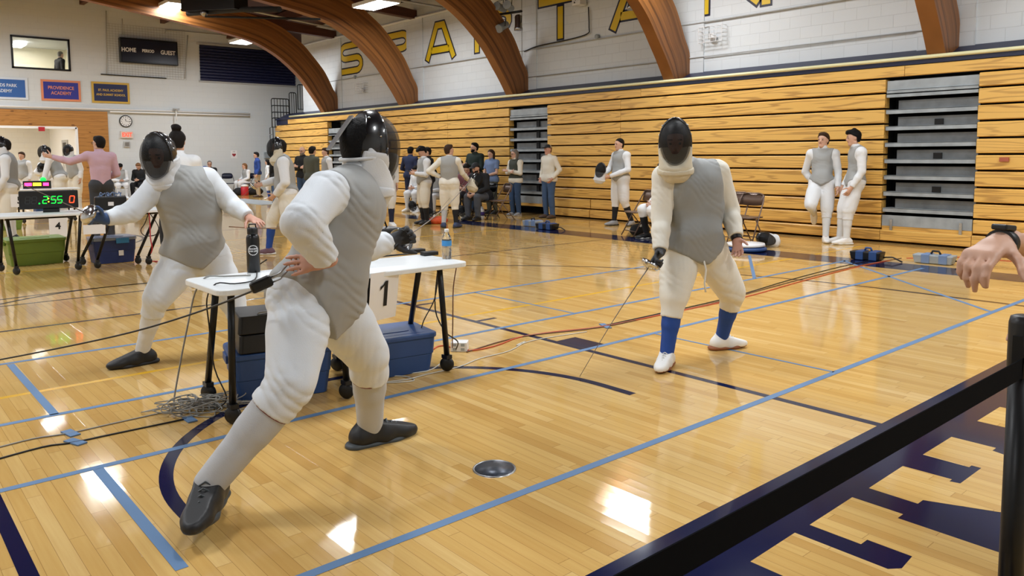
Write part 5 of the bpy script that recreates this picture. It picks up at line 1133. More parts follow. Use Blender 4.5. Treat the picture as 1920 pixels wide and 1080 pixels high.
# --- the two fencers in the middle distance
man('person in a white jacket with a dark hair bun behind the lunging fencer', gp(333, 8.35), 62, 1.7, dict(anL=(-.13, -.14, .085), toL=(-.17, .05, 0), knL=(-.11, -.02, .5), anR=(.13, .12, .085), toR=(.15, .31, 0), hipL=(-.09, 0, .93), shL=(-.18, -.015, 1.415), elL=(-.22, .05, 1.14), wrL=(-.12, .28, 1.1), elR=(.22, .05, 1.14), wrR=(.12, .28, 1.1)), res=.0105,
    sock='sock_black', bottom='breeches', bmat='black_cloth', sh=('shoe_black', 'sole_white'), hair=('bun', 'hair_dark'), high=True)
JM = man('masked fencer facing left with one hand on the thigh and blue socks', gp(536, 11.2), 152, 1.76, dict(elL=(-.3, -.0, 1.12), wrL=(-.17, .16, .93), dL=(.3, .6, -.5), elR=(.22, .12, 1.15), wrR=(.1, .38, 1.08), anR=(.12, .3, .085), toR=(.15, .49, 0), knR=(.12, .24, .52), anL=(-.14, -.25, .085), toL=(-.3, -.12, 0), knL=(-.12, -.02, .51), hipL=(-.09, 0, .93), shL=(-.18, -.015, 1.415), lean=(0, .1)), res=.0105,
    bmat='suit_cream', sock='sock_blue', sh=('shoe_mauve', 'sole_white'), hair=('short', 'hair_dark'), mask='bib_cream', vest=('lame', 'lame_grey'), fat=1.15, puff=.01, curl=(1.1, .3), vt=258)
foil('foil with a shiny guard held low by the masked fencer in blue socks', JM['wrR'] + V(-.07, .03, 0), JM['wrR'] + V(-.8, .35, -.75))
# --- by the bleachers
man('fencer in navy socks and white shoes, upper body behind the nearest mask', gp(722, 15.5), 250, 1.74, dict(lean=(0, .25)), bmat='suit_white', sock='sock_navy', hair=('short', 'hair_brown'), **FEN)
man('person in black trousers left of the fencer with navy socks', gp(697, 17.6), 60, 1.76, {}, res=.015, top=('coat', 'black_cloth'), bottom='long', bmat='black_cloth', sh=('shoe_black', 'sole_black'), hair=('short', 'hair_dark'))
man('man in navy shirt and navy trousers behind the boy with the phone', wp(770, 11.7), 30, 1.78, dict(elL=(-.3, .05, 1.14), wrL=(-.12, .24, 1.05)), res=.015, top=('shirt', 'navy_cloth'), bottom='long', bmat='navy_cloth', sh=('shoe_black', 'sole_black'), hair=('short', 'hair_black'), vt=274)
JP = man('dark haired boy in grey vest and black socks looking at a phone', gp(794, 16.1), 168, 1.68, PHONE, res=.012, bmat='suit_cream', sock='sock_black', sh=('shoe_black', 'sole_black'), hair=('tuft', 'hair_black'), curl=(.9, .9), **FEN, vt=273)
man('young man in a black shirt standing close behind the boy with the phone', gp(803, 18.2), 160, 1.76, {}, res=.015, top=('shirt', 'black_cloth'), bottom='long', bmat='slate_trousers', sh=('shoe_black', 'sole_black'), hair=('short', 'hair_dark'), vt=275)
JB = man('fencer seen from behind, left hand on hip, holding mask and foil', gp(842, 15.3), 42, 1.68, dict(elL=(-.42, -.1, 1.2), wrL=(-.19, .0, 1.08), elR=(.26, .1, 1.16), wrR=(.34, .34, 1.02), hd=(.75, .8, 0), shR=(.18, -.015, 1.415), hipR=(.09, 0, .93), hipL=(-.09, 0, .93), knL=(-.11, .02, .5), anL=(-.13, -.02, .085), toL=(-.2, .15, 0), anR=(.14, -.02, .085), toR=(.2, .15, 0), shL=(-.18, -.015, 1.415)), res=.011,
    bmat='suit_cream', top=('jacket', 'suit_cream'), vest=('short', 'lame_grey'), sock={'L': 'sock_grey', 'R': 'sock_black'}, sh=('shoe_navy', 'sole_black'), hair=('short', 'hair_brown'), fat=1.08, curl=(1., .3), vt=270)
foil('foil pointing down across the legs of the fencer seen from behind', JB['wrR'] + V(.0, .02, .02), at(815, 404, 15.0))
man('woman with long brown hair in grey behind the fencer seen from behind', wp(864, 11.9), 225, 1.66, CROSSED, res=.015, top=('shirt', 'grey_cloth'), bottom='long', bmat='slate_trousers', sh=('shoe_black', 'sole_black'), hair=('long', 'hair_brown'), vt=300)
man('bearded man in a dark green shirt with crossed arms against the bleachers', wp(891, 12.), 200, 1.84, merge(CROSSED, dict(hd=(.55, 1, .05))), res=.012, top=('sweater', 'green_cloth'), bottom='long', bmat='jeans_dark', sh=('shoe_brown', 'sole_black'), hair=('short', 'hair_black'), beard='hair_black', fat=1.12, vt=267)
man('woman with long brown hair in a blue t-shirt against the bleachers', wp(922, 12.), 190, 1.72, merge(dict(elL=(-.22, .05, 1.13), wrL=(.02, .2, 1.05), elR=(.22, .05, 1.13), wrR=(.1, .22, 1.0))), res=.012, top=('tee', 'blue_tee'), bottom='long', bmat='olive_cloth', sh=('shoe_black', 'sole_black'), hair=('long', 'hair_brown'), vt=280)
man('person in a maroon shirt sitting half behind the man in the black cap', wp(878, 11.4), 215, 1.7, SITP, res=.015, top=('tee', 'maroon_cloth'), bottom='long', bmat='slate_trousers', sh=('shoe_black', 'sole_black'), hair=('long', 'hair_dark'))
JC = man('seated man in a black hoodie and black cap', wp(907, 10.9), 195, 1.8, merge(SIT, dict(lean=(0, .3), elR=(.25, .22, .68), wrR=(.1, .42, .56), elL=(-.25, .22, .68), wrL=(-.06, .42, .56), hd=(0, 1, -.25))), res=.012, top=('sweater', 'black_cloth'), bottom='long', bmat='grey_jeans', sh=('shoe_black', 'sole_black'), hair=('buzz', 'hair_dark'), cap=('cap_black', 'cap_black'), beard='hair_dark', fat=1.12, skin='skin_light')
man('small child in white and grey seated beside the bleachers', wp(818, 11.3), 205, 1.5, SITP, res=.013, bmat='suit_white', bottom='long', hair=('short', 'hair_dark'), sh=('shoe_grey', 'sole_white'), vest=('lame', 'lame_grey'))
man('fencer in white sitting behind the boy with the phone', wp(786, 11.3), 200, 1.62, SITP, res=.015, hair=('short', 'hair_dark'), sh=('shoe_white', 'sole_white'))
man('woman with glasses, white hoodie and dark green vest, arms crossed', wp(966, 12.0), 185, 1.7, merge(CROSSED, dict(hd=(.15, 1, 0))), res=.0115, top=('sweater', 'cream_shirt'), vest=('quilted', 'quilt_green'), bottom='long', bmat='jeans_dark', sh=('shoe_grey', 'sole_white'), hair=('bob', 'hair_grey'), glasses=True, vt=280)
man('man in a cream shirt, jeans and cap with hands in pockets by the aisle', wp(1029, 12.1), 180, 1.8, dict(elR=(.29, -.08, 1.16), wrR=(.2, .08, .95), hd=(0, 1, 0)), res=.0115, top=('shirt', 'cream_shirt'), bottom='long', bmat='jeans', sh=('shoe_brown', 'sole_black'), hair=('buzz', 'hair_light'), cap=('cap_black', 'cap_mesh'), fat=1.1, skin='skin_pink', vt=271)
JM2 = man('fencer in black socks standing at the bleachers, mask under the arm', gp(1163, 15.5), 172, 1.76, dict(elR=(.27, .05, 1.14), wrR=(.12, .3, 1.06), elL=(-.26, .02, 1.13), wrL=(-.02, .3, 1.0), hd=(.1, 1, 0), anL=(-.13, -.2, .085), toL=(-.2, -.02, 0), hipL=(-.09, 0, .93), knL=(-.11, -.02, .5), anR=(.12, .05, .085), toR=(.16, .24, 0), shL=(-.18, -.015, 1.415)), res=.0115, sock='sock_black', sh=('shoe_grey', 'sole_black'), hair=('buzz', 'hair_dark'), curl=(.6, .6), **FEN, vt=260)
JS = man('seated fencer in black socks hidden behind the fencer with the lowered foil', gp(1252, 13.1), 165, 1.74, merge(SIT, dict(anR=(.13, .33, .085), toR=(.15, .52, 0), anL=(-.13, .25, .085), toL=(-.15, .43, 0))), res=.0135, sock='sock_black', sh=('shoe_black', 'sole_white'), hair=('short', 'hair_dark'), bmat='suit_white', **FEN)
man('short haired fencer leaning on the bleachers with one foot propped back', (12.06, 6.27), 202, 1.8, dict(hipR=(.09, 0, .93), knR=(.13, .3, .6), anR=(.12, -.08, .44), toR=(.12, -.2, .3), fuR=(0, 1, .3), hipL=(-.09, 0, .93), knL=(-.1, .1, .5), anL=(-.1, .2, .085), toL=(-.14, .38, 0), pel=(0, .02, .95), chest=(0, -.04, 1.25), neck=(0, -.06, 1.47), head=(0, -.03, 1.63), shR=(.18, -.06, 1.41), shL=(-.18, -.06, 1.41), elR=(.27, -.13, 1.12), wrR=(.14, -.1, .93), elL=(-.24, -.03, 1.12), wrL=(-.25, .1, .87), hd=(.35, 1, .05)),
    res=.0095, hair=('short', 'hair_brown'), sh=('shoe_white', 'sole_white'), fat=.9, **FEN, vt=251)
man('dark haired fencer facing left against the bleachers beside the wide aisle', (12.02, 5.72), 132, 1.8, dict(knL=(-.1, .1, .5), anL=(-.12, .12, .085), toL=(-.14, .31, 0), hipL=(-.09, 0, .93), knR=(.1, .12, .5), anR=(.1, .16, .085), toR=(.13, .35, 0), pel=(0, -.03, .95), chest=(0, -.04, 1.25), neck=(0, -.03, 1.47), head=(0, .03, 1.63), shR=(.18, -.04, 1.41), shL=(-.18, -.04, 1.41), elL=(-.23, -.04, 1.12), wrL=(-.22, .1, .88), elR=(.23, -.04, 1.12), wrR=(.22, .1, .88)),
    res=.0095, hair=('tuft', 'hair_black'), sh=('shoe_white', 'sole_white'), fat=.9, **FEN, vt=246)
# --- man behind the high window
man('person standing in the small room behind the high window', (aty(113, 120, 31.4)[0], 31.4, 3.4), 20, 1.75, {}, res=.018, top=('coat', 'black_cloth'), bottom='long', bmat='black_cloth', sh=('shoe_black', 'sole_black'), hair=('buzz', 'hair_grey'))
# --- outstretched arm with the watch at the right edge
sh_t = at(2225, 322, 2.2); H = 1.72; s_ = H / 1.75; a = math.radians(150); fw, rt = V(math.cos(a), math.sin(a), 0), V(math.sin(a), -math.cos(a), 0)
P0 = sh_t - (rt * -.18 + fw * -.015) * s_; J, s, P0 = pose((P0[0], P0[1]), 150, H, {})
J['elL'] = at(2052, 470, 2.02); J['wrL'] = at(1880, 455, 1.84); J['dL'] = nrm(at(1843, 476, 1.80) - J['wrL']); J['nL'] = nrm(V(-.1, 0, -1)); J['sideL'] = None
person('person just outside the right edge reaching in with a watch on the wrist', J, s, (P0[0], P0[1], 0), res=.0065, skin='skin_light', top=('tee', 'grey_cloth'), bottom='long', bmat='jeans_dark', sh=('shoe_black', 'sole_black'), hair=('short', 'hair_dark'), curl=(.3, (.5, .58, .64, .72)), wrk=.8, hs=1.12, spread=.0)
r = J['_root']; w, e = J['wrL'], J['elL']; ax = nrm(e - w); upv = nrm(V(0, 0, 1) - ax * ax[2]); sdv = np.cross(ax, upv); c0 = w - ax * .002
t = MB(); t.smooth = True
t.loft([[c0 + ax * z + (upv * math.cos(k * math.pi / 12) * .0315 + sdv * math.sin(k * math.pi / 12) * .036) for k in range(24)] for z in (-.011, .011)]); wb = t.build('watch_strap', 'black_plastic', r)
t = MB(); t.obox(c0 + upv * .036 - sdv * .0, ax, sdv, upv, .021, .019, .007); o = t.build('watch_case', 'black_plastic', wb, bevel=.004)
for J_, lab in ((JP, 'dark phone in the hands of the boy in black socks'),):
    c0 = (J_['wrR'] + J_['wrL']) / 2 + V(0, 0, .03); f = nrm(c0 - J_['chest']); f = nrm(V(f[0], f[1], 0)) ; t = MB(); t.obox(c0 + f * .07, np.cross(f, V(0, 0, 1)), nrm(f + V(0, 0, .5)), nrm(V(0, 0, 1) - f * .5), .035, .07, .005); o = t.build('phone', 'black_plastic', loc=c0 + f * .07); tag(o, lab, 'phone')
# ================================================================ props
def held_mask(label, c, f, u, bib='bib_white', group='fencing masks laid aside', h=.012, s=.95):
    r = thing('fencing_mask', label, 'mask', c, group)
    fencing_mask(r, dict(head=np.asarray(c, float), hf=nrm(f), hu=nrm(u)), s, h, bib, name='wire_front', spec=False); return r
# ---- white folding tables on casters
def table(label, x0, x1, y0, y1, legs, z=.74, th=.032, trestle=False):
    r = thing('folding_table', label, 'table', ((x0 + x1) / 2, (y0 + y1) / 2, 0), 'white tables with black legs')
    b = MB(); b.rbox(x1 - x0, y1 - y0, z - th, z, r=.06, n=5, c=((x0 + x1) / 2, (y0 + y1) / 2)); b.build('tabletop', 'table_white', r, bevel=.006)
    for (tx, ty), (fx, fy) in legs:
        t = MB(); t.tube([(tx, ty, z - th), (fx, fy, .115)], .019, 12); lg = t.build('leg', 'black_metal', r)
        t = MB(); t.lathe([(.012, -.016), (.043, -.014), (.048, -.006), (.048, .006), (.043, .014), (.012, .016)], (fx, fy, .049), nrm(V(.8, .6, 0)), 20); t.lathe([(.012, .0), (.012, .05)], (fx, fy, .075), (0, 0, 1), 10); t.obox((fx, fy, .1), (1, 0, 0), (0, 1, 0), (0, 0, 1), .022, .03, .012); t.build('caster', 'black_plastic', lg)
    xs = sorted({round(l[0][0], 1) for l in legs}); t = MB()
    t.tube([(min(l[0][0] for l in legs), (y0 + y1) / 2, z - .06), (max(l[0][0] for l in legs), (y0 + y1) / 2, z - .06)], .016, 8); t.build('cross_bar', 'black_metal', r)
    return r
q2 = lambda p: (p[0], p[1])
F_ = lambda u, v: q2(atz(u, v, .05))
table('near white table with the black water bottle on it', 1.44, 2.28, 3.98, 4.54, [(q2(atz(433, 552, .7)), F_(437, 778)), (q2(atz(405, 545, .7)), F_(391, 735)), ((2.2, 4.1), F_(650, 732)), ((2.2, 4.42), (2.22, 4.62))])
table('second white table with the clear water bottle and the paper sign', 2.3, 3.07, 3.98, 4.52, [((2.4, 4.12), (2.44, 4.16)), ((2.4, 4.4), (2.44, 4.62)), (q2(atz(824, 505, .7)), F_(838, 682)), (q2(atz(786, 505, .7)), (3.0, 4.62))])
table('white table at left carrying the lit timer', 1.33, 2.42, 10.9, 11.6, [((1.5, 11.05), F_(31, 508)), ((1.5, 11.45), (1.48, 11.62)), ((2.28, 11.0), F_(147, 499)), ((2.28, 11.45), F_(124, 483))])
table('white table carrying the black scoring case, behind the stretched sword arm', 2.5, 3.45, 10.75, 11.4, [((2.62, 10.9), F_(183, 496)), ((2.62, 11.3), F_(155, 490)), ((3.3, 10.9), F_(279, 489)), ((3.3, 11.3), F_(259, 488))])
tx = gp(92, 17.6); table('white table far left with the coloured scoring box', tx[0] - .75, tx[0] + .55, tx[1] - .35, tx[1] + .35, [((tx[0] - .6, tx[1] - .25), (tx[0] - .6, tx[1] - .3)), ((tx[0] + .4, tx[1] - .25), (tx[0] + .4, tx[1] - .3)), ((tx[0] - .6, tx[1] + .25), (tx[0] - .6, tx[1] + .3)), ((tx[0] + .4, tx[1] + .25), (tx[0] + .4, tx[1] + .3))])
# ---- storage bins
def bin_(label, x0, x1, y0, y1, h, m, lid=None, rz=0., z0=.0, open_=False):
    cx, cy = (x0 + x1) / 2, (y0 + y1) / 2; w, d = x1 - x0, y1 - y0; r = thing('storage_bin', label, 'bin', (cx, cy, z0), 'plastic storage bins')
    b = MB(); b.rbox(w * .86, d * .84, z0, z0 + h * .45, w * .92, d * .9, r=.04, c=(cx, cy)); b.rbox(w * .935, d * .92, z0 + h * .45, z0 + h * .86, w * .96, d * .95, r=.04, c=(cx, cy)); b.build('tub', m, r, bevel=.005)
    b = MB(); b.rbox(w * 1., d * 1., z0 + h * .86, z0 + h * .98, r=.05, c=(cx, cy)); l = b.build('lid', lid or m, r, bevel=.008)
    b = MB(); b.rbox(w * .8, d * .72, z0 + h * .98, z0 + h * .985, r=.04, c=(cx, cy)); b.rbox(w * .5, d * .4, z0 + h * .985, z0 + h * 1.0, r=.03, c=(cx, cy)); b.build('lid_panel', lid or m, l, bevel=.003)
    for sx in (-1, 1): b = MB(); b.box((cx + sx * w * .5 - .012, cy - .07, z0 + h * .74), (cx + sx * w * .5 + .012, cy + .07, z0 + h * .9)); b.build('handle', lid or m, r, bevel=.004)
    r.rotation_euler.z = rz; return r
bin_('blue lidded bin under the near table, black case on its lid', 1.66, 2.26, 4.26, 4.66, .3, 'blue_bin', rz=-.24)
bin_('blue lidded bin under the second white table', 2.4, 2.98, 4.2, 4.64, .27, 'blue_bin', rz=-.16)
bin_('green bin under the timer table', 1.6, 2.3, 11.95, 12.5, .36, 'green_bin')
bin_('navy blue bin with a light blue clip under the scoring case table', 2.5, 3.05, 11.42, 11.85, .36, 'navy_bin', 'clear_lid' if 'clear_lid' in MATS else mat('clear_lid', '7f8da6', .2).name)
bx = gp(78, 18.6); bin_('small blue bin far left under the table with the coloured scoring box', bx[0] - .22, bx[0] + .22, bx[1] - .2, bx[1] + .2, .3, 'blue_bin')
bx = gp(2, 15.5); bin_('green bin cut by the left edge of the photo', bx[0] - .3, bx[0] + .3, bx[1] - .2, bx[1] + .2, .3, 'green_bin')
r = thing('storage_bin', 'x', 'bin'); bpy.data.objects.remove(r)
p_ = atz(219, 468, .3); b = MB(); b.box((2.78, 11.405, .27), (2.94, 11.42, .34)); o = b.build('bin_clip', mat('clip_blue', '2f86c8', .4), loc=(2.86, 11.41, .3)); tag(o, 'light blue clip on the front of the navy bin', 'clip')
b = MB(); b.box((2.81, 11.43, .1), (2.87, 11.438, .17)); o = b.build('bin_sticker', 'paper', loc=(2.84, 11.43, .13)); tag(o, 'small white sticker on the front of the navy bin', 'sticker')
# ---- black case on the bin
cz = .3; r = thing('equipment_case', 'black latched case lying on the blue bin under the near table', 'case', (1.95, 4.44, cz)); r.rotation_euler.z = -.24
for k, (z0, z1) in enumerate(((cz, cz + .105), (cz + .112, cz + .215))):
    b = MB(); b.rbox(.5, .36, z0, z1, .48, .34, r=.025, c=(1.95, 4.44)); b.build(('case_base', 'case_lid')[k], 'black_plastic', r, bevel=.006)
b = MB(); b.box((1.93, 4.252, cz + .08), (1.99, 4.262, cz + .14)); b.build('latch', 'black_metal', r)
b = MB(); b.tube([(1.82, 4.3, cz + .217), (1.82, 4.3, cz + .222), (1.9, 4.34, cz + .222), (1.9, 4.34, cz + .217)], .006, 6); b.build('carry_handle', 'steel', r)
# ---- bottles
p = atz(476, 510, .74); r = thing('water_bottle', 'tall black water bottle with a white round emblem on the near table', 'bottle', p)
t = MB(); t.lathe([(.036, 0), (.0385, .006), (.0385, .2), (.037, .212), (.031, .225), (.026, .23)], p, (0, 0, 1), 32); t.build('body', mat('bottle_black', '0d0e10', .3), r)
t = MB(); t.lathe([(.029, .228), (.031, .232), (.031, .262), (.027, .268)], p, (0, 0, 1), 24); cp = t.build('cap', 'black_plastic', r)
t = MB(); t.tube([p + V(-.022, 0, .262), p + V(-.02, 0, .288), p + V(.02, 0, .288), p + V(.022, 0, .262)], .005, 6); t.build('loop', 'black_plastic', cp)
fd = nrm(V(-p[0], -p[1], 0)); sd_ = np.cross(V(0, 0, 1), fd)
def on_cyl(x, z, rr=.0392): a = x / .0385; return p + fd * rr * math.cos(a) + sd_ * rr * math.sin(a) + V(0, 0, z)
mb = MB(); n = 20
for i in range(n):
    a0, a1 = 2 * math.pi * i / n, 2 * math.pi * (i + 1) / n
    for ra, rb, f0, f1 in ((.026, .0285, 0, 1), (.0285, .0315, .2, .8)):
        b0, b1 = a0 + (a1 - a0) * f0, a0 + (a1 - a0) * f1; mb.poly([on_cyl(ra * math.cos(b0), .135 + ra * math.sin(b0)), on_cyl(rb * math.cos(b0), .135 + rb * math.sin(b0)), on_cyl(rb * math.cos(b1), .135 + rb * math.sin(b1)), on_cyl(ra * math.cos(b1), .135 + ra * math.sin(b1))])
for s_, dz in (('FENCING', .008), ('FOR LIFE', -.006)):
    m2 = text_mb(s_, .0125, (0, 0, 0), (1, 0, 0), (0, 1, 0), bold=.0005); vs = [on_cyl(v[0], .135 + dz + v[1]) for v in m2.v]; mb.add(vs, m2.f)
mb.build('emblem', 'white_plastic', r, fixn=False)
p = atz(838, 485, .74); r = thing('water_bottle', 'clear plastic water bottle with a blue label on the second table', 'bottle', p)
pr = [(.029, 0), (.032, .006), (.031, .02), (.0325, .03), (.031, .045), (.0325, .06), (.031, .072), (.0325, .085), (.0325, .125), (.031, .135), (.025, .155), (.014, .175), (.0135, .185)]
t = MB(); t.lathe(pr, p, (0, 0, 1), 24); t.build('body', 'clear_plastic', r)
t = MB(); t.lathe([(.0333, .088), (.0333, .124)], p, (0, 0, 1), 24, cap=False); t.build('label', 'label_blue', r)
t = MB(); t.lathe([(.0155, .18), (.0155, .197), (.013, .2)], p, (0, 0, 1), 16); t.build('cap', 'white_plastic', r)
# ---- scoring machine on the second table, black adapters, paper sign
c = atz(716, 478, .74); r = thing('scoring_machine', 'black scoring machine with a wire stand, behind the gloved hand on the second table', 'machine', c)
b = MB(); b.obox(c + V(.02, .1, .13), nrm(V(.96, -.1, 0)), nrm(V(.1, .96, 0)), (0, 0, 1), .17, .1, .05, 1.); b.build('casing', 'black_plastic', r, bevel=.01)
t = MB(); t.tube([c + V(-.12, .02, .006), c + V(-.1, -.1, .006), c + V(.2, -.12, .006), c + V(.22, .0, .006), c + V(.17, .08, .1)], .006, 6); t.tube([c + V(-.12, .02, .006), c + V(-.11, .08, .1)], .006, 6); t.build('wire_stand', 'black_metal', r)
t = MB(); t.tube([c + V(-.08, .12, .175), c + V(-.05, .12, .25), c + V(.03, .12, .27), c + V(.09, .12, .25), c + V(.12, .12, .175)], .006, 6); t.build('carry_handle', 'black_plastic', r)
cable('signal_cable', 'white cord plugged into the scoring machine on the second table', 'cord', [c + V(-.02, .05, .18), c + V(-.05, .0, .23), c + V(-.09, -.06, .12), c + V(-.14, -.1, .01)], .005, 'white_cord')
for (u, v), l, w in (((783, 474), 'flat black adapter box beside the scoring machine', .06), ((808, 479), 'flat black adapter box next to the clear water bottle', .055)):
    c2 = atz(u, v, .74); b = MB(); b.obox(c2 + V(0, .02, .0135), (.99, -.12, 0), (.12, .99, 0), (0, 0, 1), w, .035, .013); o = b.build('adapter', 'black_plastic', loc=c2, bevel=.004); tag(o, l, 'adapter', 'black adapters')
a, b_ = atz(693, 513, .742), atz(746, 504, .742); dn = nrm(V(-.02, .16, -1)); w_ = b_ - a; r = thing('paper_sign', 'white paper sign with the number 1 hanging from the second table', 'sign', a); n_ = nrm(np.cross(w_, dn)); n_ = n_ if n_[1] < 0 else -n_
a, b_ = a + n_ * .01, b_ + n_ * .01; t = MB(); hgt = .3
def shp(x, y): return a + w_ * x + dn * hgt * y + n_ * (.006 * math.sin(y * 2.6))
NX, NY = 6, 8; vs = [shp(i / NX, j / NY) for j in range(NY + 1) for i in range(NX + 1)]; vs += [q - n_ * .0008 for q in vs]; K = (NX + 1) * (NY + 1); fs = []
for j in range(NY):
    for i in range(NX):
        k = j * (NX + 1) + i; fs += [(k, k + 1, k + NX + 2, k + NX + 1), (K + k, K + k + NX + 1, K + k + NX + 2, K + k + 1)]
t.smooth = True; t.add(vs, fs); t.build('sheet', 'paper', r)
class Q_: pass
m2 = Q_(); m2.v = [(-.002, -.078), (.026, -.078), (.026, .078), (.004, .078), (-.002, .052), (-.036, .024), (-.036, .046), (-.014, .056)]; m2.f = [(0, 1, 2, 3, 4), (4, 5, 6, 7), (3, 4, 7)]
L = np.linalg.norm(w_); t = MB(); t.add([shp(.5 + v[0] / L, .45 - v[1] / hgt) + n_ * .0045 for v in m2.v], m2.f); t.build('number', 'ink', r, fixn=False)
# ---- timer at left
c = atz(93, 398, .74); ax_, ay_ = nrm(V(.97, -.2, 0)), nrm(V(.2, .97, 0)); r = thing('timer_box', 'black timer box showing 2:55 in green and 0 in red', 'timer', c)
P_ = lambda x, y, z: c + ax_ * x + ay_ * y + V(0, 0, z)
b = MB(); b.obox(P_(0, .05, .16), ax_, ay_, (0, 0, 1), .325, .05, .115); b.build('casing', 'black_plastic', r, bevel=.012)
b = MB(); b.obox(P_(.02, .05, .022), ax_, ay_, (0, 0, 1), .09, .06, .022); b.build('foot', 'black_plastic', r)
SEGS = {'0': 'abcdef', '2': 'abged', '5': 'afgcd', '8': 'abcdefg'}
def seven(ch, x, z, w, h, m):
    t = 0.18 * w; q = {'a': ((0, h), (w, h)), 'b': ((w, h), (w, h / 2)), 'c': ((w, h / 2), (w, 0)), 'd': ((0, 0), (w, 0)), 'e': ((0, 0), (0, h / 2)), 'f': ((0, h / 2), (0, h)), 'g': ((0, h / 2), (w, h / 2))}
    mb = MB()
    for k in SEGS[ch]:
        (x0, z0), (x1, z1) = q[k]; sl = .12
        mb.obox(P_(x + (x0 + x1) / 2 + sl * (z0 + z1) / 2, -.003, z + (z0 + z1) / 2), nrm(ax_ * (x1 - x0 + sl * (z1 - z0)) + V(0, 0, z1 - z0)), ay_, nrm(ax_ * -(z1 - z0) + V(0, 0, x1 - x0 + 1e-6)), (w if x1 != x0 else h / 2) / 2 * .86, .002, t / 2)
    mb.build('digit', m, r)
for ch, x, m in (('2', -.07, 'led_green'), ('5', .02, 'led_green'), ('5', .09, 'led_green'), ('0', .225, 'led_red'), ('8', -.26, 'led_off'), ('8', -.19, 'led_off')): seven(ch, x, .115, .05, .085, m)
for z in (.135, .175): t = MB(); t.lathe([(.001, .002), (.008, .002)], P_(-.004, -.002, z), -ay_, 10, cap=False); t.build('colon_dot', 'led_yellow', r)
t = MB(); t.lathe([(.001, .002), (.009, .002)], P_(-.105, -.002, .115), -ay_, 10, cap=False); t.build('dot', 'led_green', r)
# scoring case on the next table
c = atz(214, 397, .74); r = thing('scoring_case', 'black case with white label and cables on top, behind the sword arm', 'case', c); b = MB(); b.obox(c + V(.0, .15, .105), ax_, ay_, (0, 0, 1), .18, .1, .085, 1.06); b.build('casing', 'black_plastic', r, bevel=.012)
b = MB(); b.obox(c + V(0, .15, .1) - ay_ * .109, ax_, ay_, (0, 0, 1), .032, .002, .024); b.build('label', 'paper', r)
b = MB(); b.obox(c + V(.0, .1, .012), ax_, ay_, (0, 0, 1), .24, .16, .01); b.build('tray', 'grey_paint', r)
t = MB(); rng = random.Random(3)
for k in range(5): t.tube([c + V(-.1 + .05 * k, .15, .195) + V(rng.uniform(-.04, .04), rng.uniform(-.05, .05), .02 + .03 * math.sin(i * 1.4)) for i in range(6)], .007, 5)
t.build('cables', 'blue_tape_far', r)
# coloured scoring box on the far table
c = np.array([*gp(67, 17.4), .74]); r = thing('scoring_box', 'small scoring box with pink, yellow and green lights on the far left table', 'machine', c); b = MB(); b.obox(c + V(0, 0, .09), ax_, ay_, (0, 0, 1), .27, .06, .085); b.build('casing', 'black_plastic', r)
for x, w, m in ((-.17, .07, 'led_pink'), (0., .08, 'led_yellow'), (.17, .055, 'led_pink')): b = MB(); b.obox(c + ax_ * x + V(0, 0, .1) - ay_ * .063, ax_, ay_, (0, 0, 1), w, .002, .035); b.build('light_panel', m, r)
t = MB(); t.lathe([(.055, 0), (.06, .03), (.04, .07), (.001, .085)], c + ax_ * .12 + V(0, 0, .175), (0, 0, 1), 16); t.build('green_lamp', 'led_green', r)
# paper sheets on the rear tables
def sheet(label, u, v, d, w, h, txt=None, size=.15):
    c = at(u, v, d); r = thing('paper_sign', label, 'sign', c, 'paper sheets on the rear tables'); b = MB(); b.obox(c, ax_, ay_, (0, 0, 1), w / 2, .002, h / 2); b.build('sheet', 'paper', r)
    if txt: text_mb(txt, size, c - ay_ * .004, ax_, (0, 0, 1), bold=.004).build('number', 'ink', r, fixn=False)
sheet('white sheet with the number 5 left of the lit timer', 37, 376, 12.2, .24, .2, '5', .15); sheet('pale sheet with the number 4 hanging below the timer table', 109, 424, 13., .26, .36, '4', .16); sheet('blank white sheet hanging under the outstretched sword arm', 177, 430, 9.9, .25, .12)
# ---- cords
cable('reel_cable', 'thin dark reel cord running from the nearest fencer to the left edge', 'cord', [at(487, 540, 3.12), at(380, 582, 3.4), at(250, 622, 3.6), at(100, 655, 3.8), at(-40, 682, 4.)], .0045, 'black_cord')
c = at(490, 533, 3.12); r = thing('plug_connector', 'black plug connector clipped at the back of the nearest fencer', 'plug', c); d_ = nrm(at(515, 522, 3.14) - c); b = MB(); b.obox(c, d_, nrm(np.cross(d_, (0, 0, 1))), nrm(np.cross(d_, np.cross((0, 0, 1), d_))), .045, .018, .024, 1.); b.build('housing', 'black_plastic', r, bevel=.012)
for k in (-1, 1): t = MB(); t.tube([c + d_ * .04 + V(0, 0, .012 * k), c + d_ * .08 + V(0, 0, .012 * k), c + d_ * .11 + V(0, 0, .02 + .012 * k)], .004, 6); t.build('clip', 'steel', r)
rng = random.Random(11); c = atz(376, 768, 0); pts = []; zb = .012
for k in range(26):
    ox_, oy_ = rng.gauss(0, .07), rng.gauss(0, .035); ra, rb = rng.uniform(.05, .19), rng.uniform(.03, .09); a0 = rng.uniform(0, 6.3); tl = rng.uniform(-.5, .5); dr = 1 if rng.random() < .6 else -1; zz = rng.uniform(.008, .06)
    for i in range(9):
        a = a0 + dr * i * .7; x, y = ox_ + ra * math.cos(a), oy_ + rb * math.sin(a); x, y = x * math.cos(tl) - y * math.sin(tl), x * math.sin(tl) + y * math.cos(tl)
        pts.append(c + V(x * .95, y - x * .22, max(.006, zz + .03 * math.sin(a * .9 + k))))
cable('cable_heap', 'tangled heap of grey cable on the floor by the near table leg', 'cable', pts, .0034, 'grey_cord', smooth=3)
AZ = lambda *q: [atz(u, v, .0048) for u, v in q]
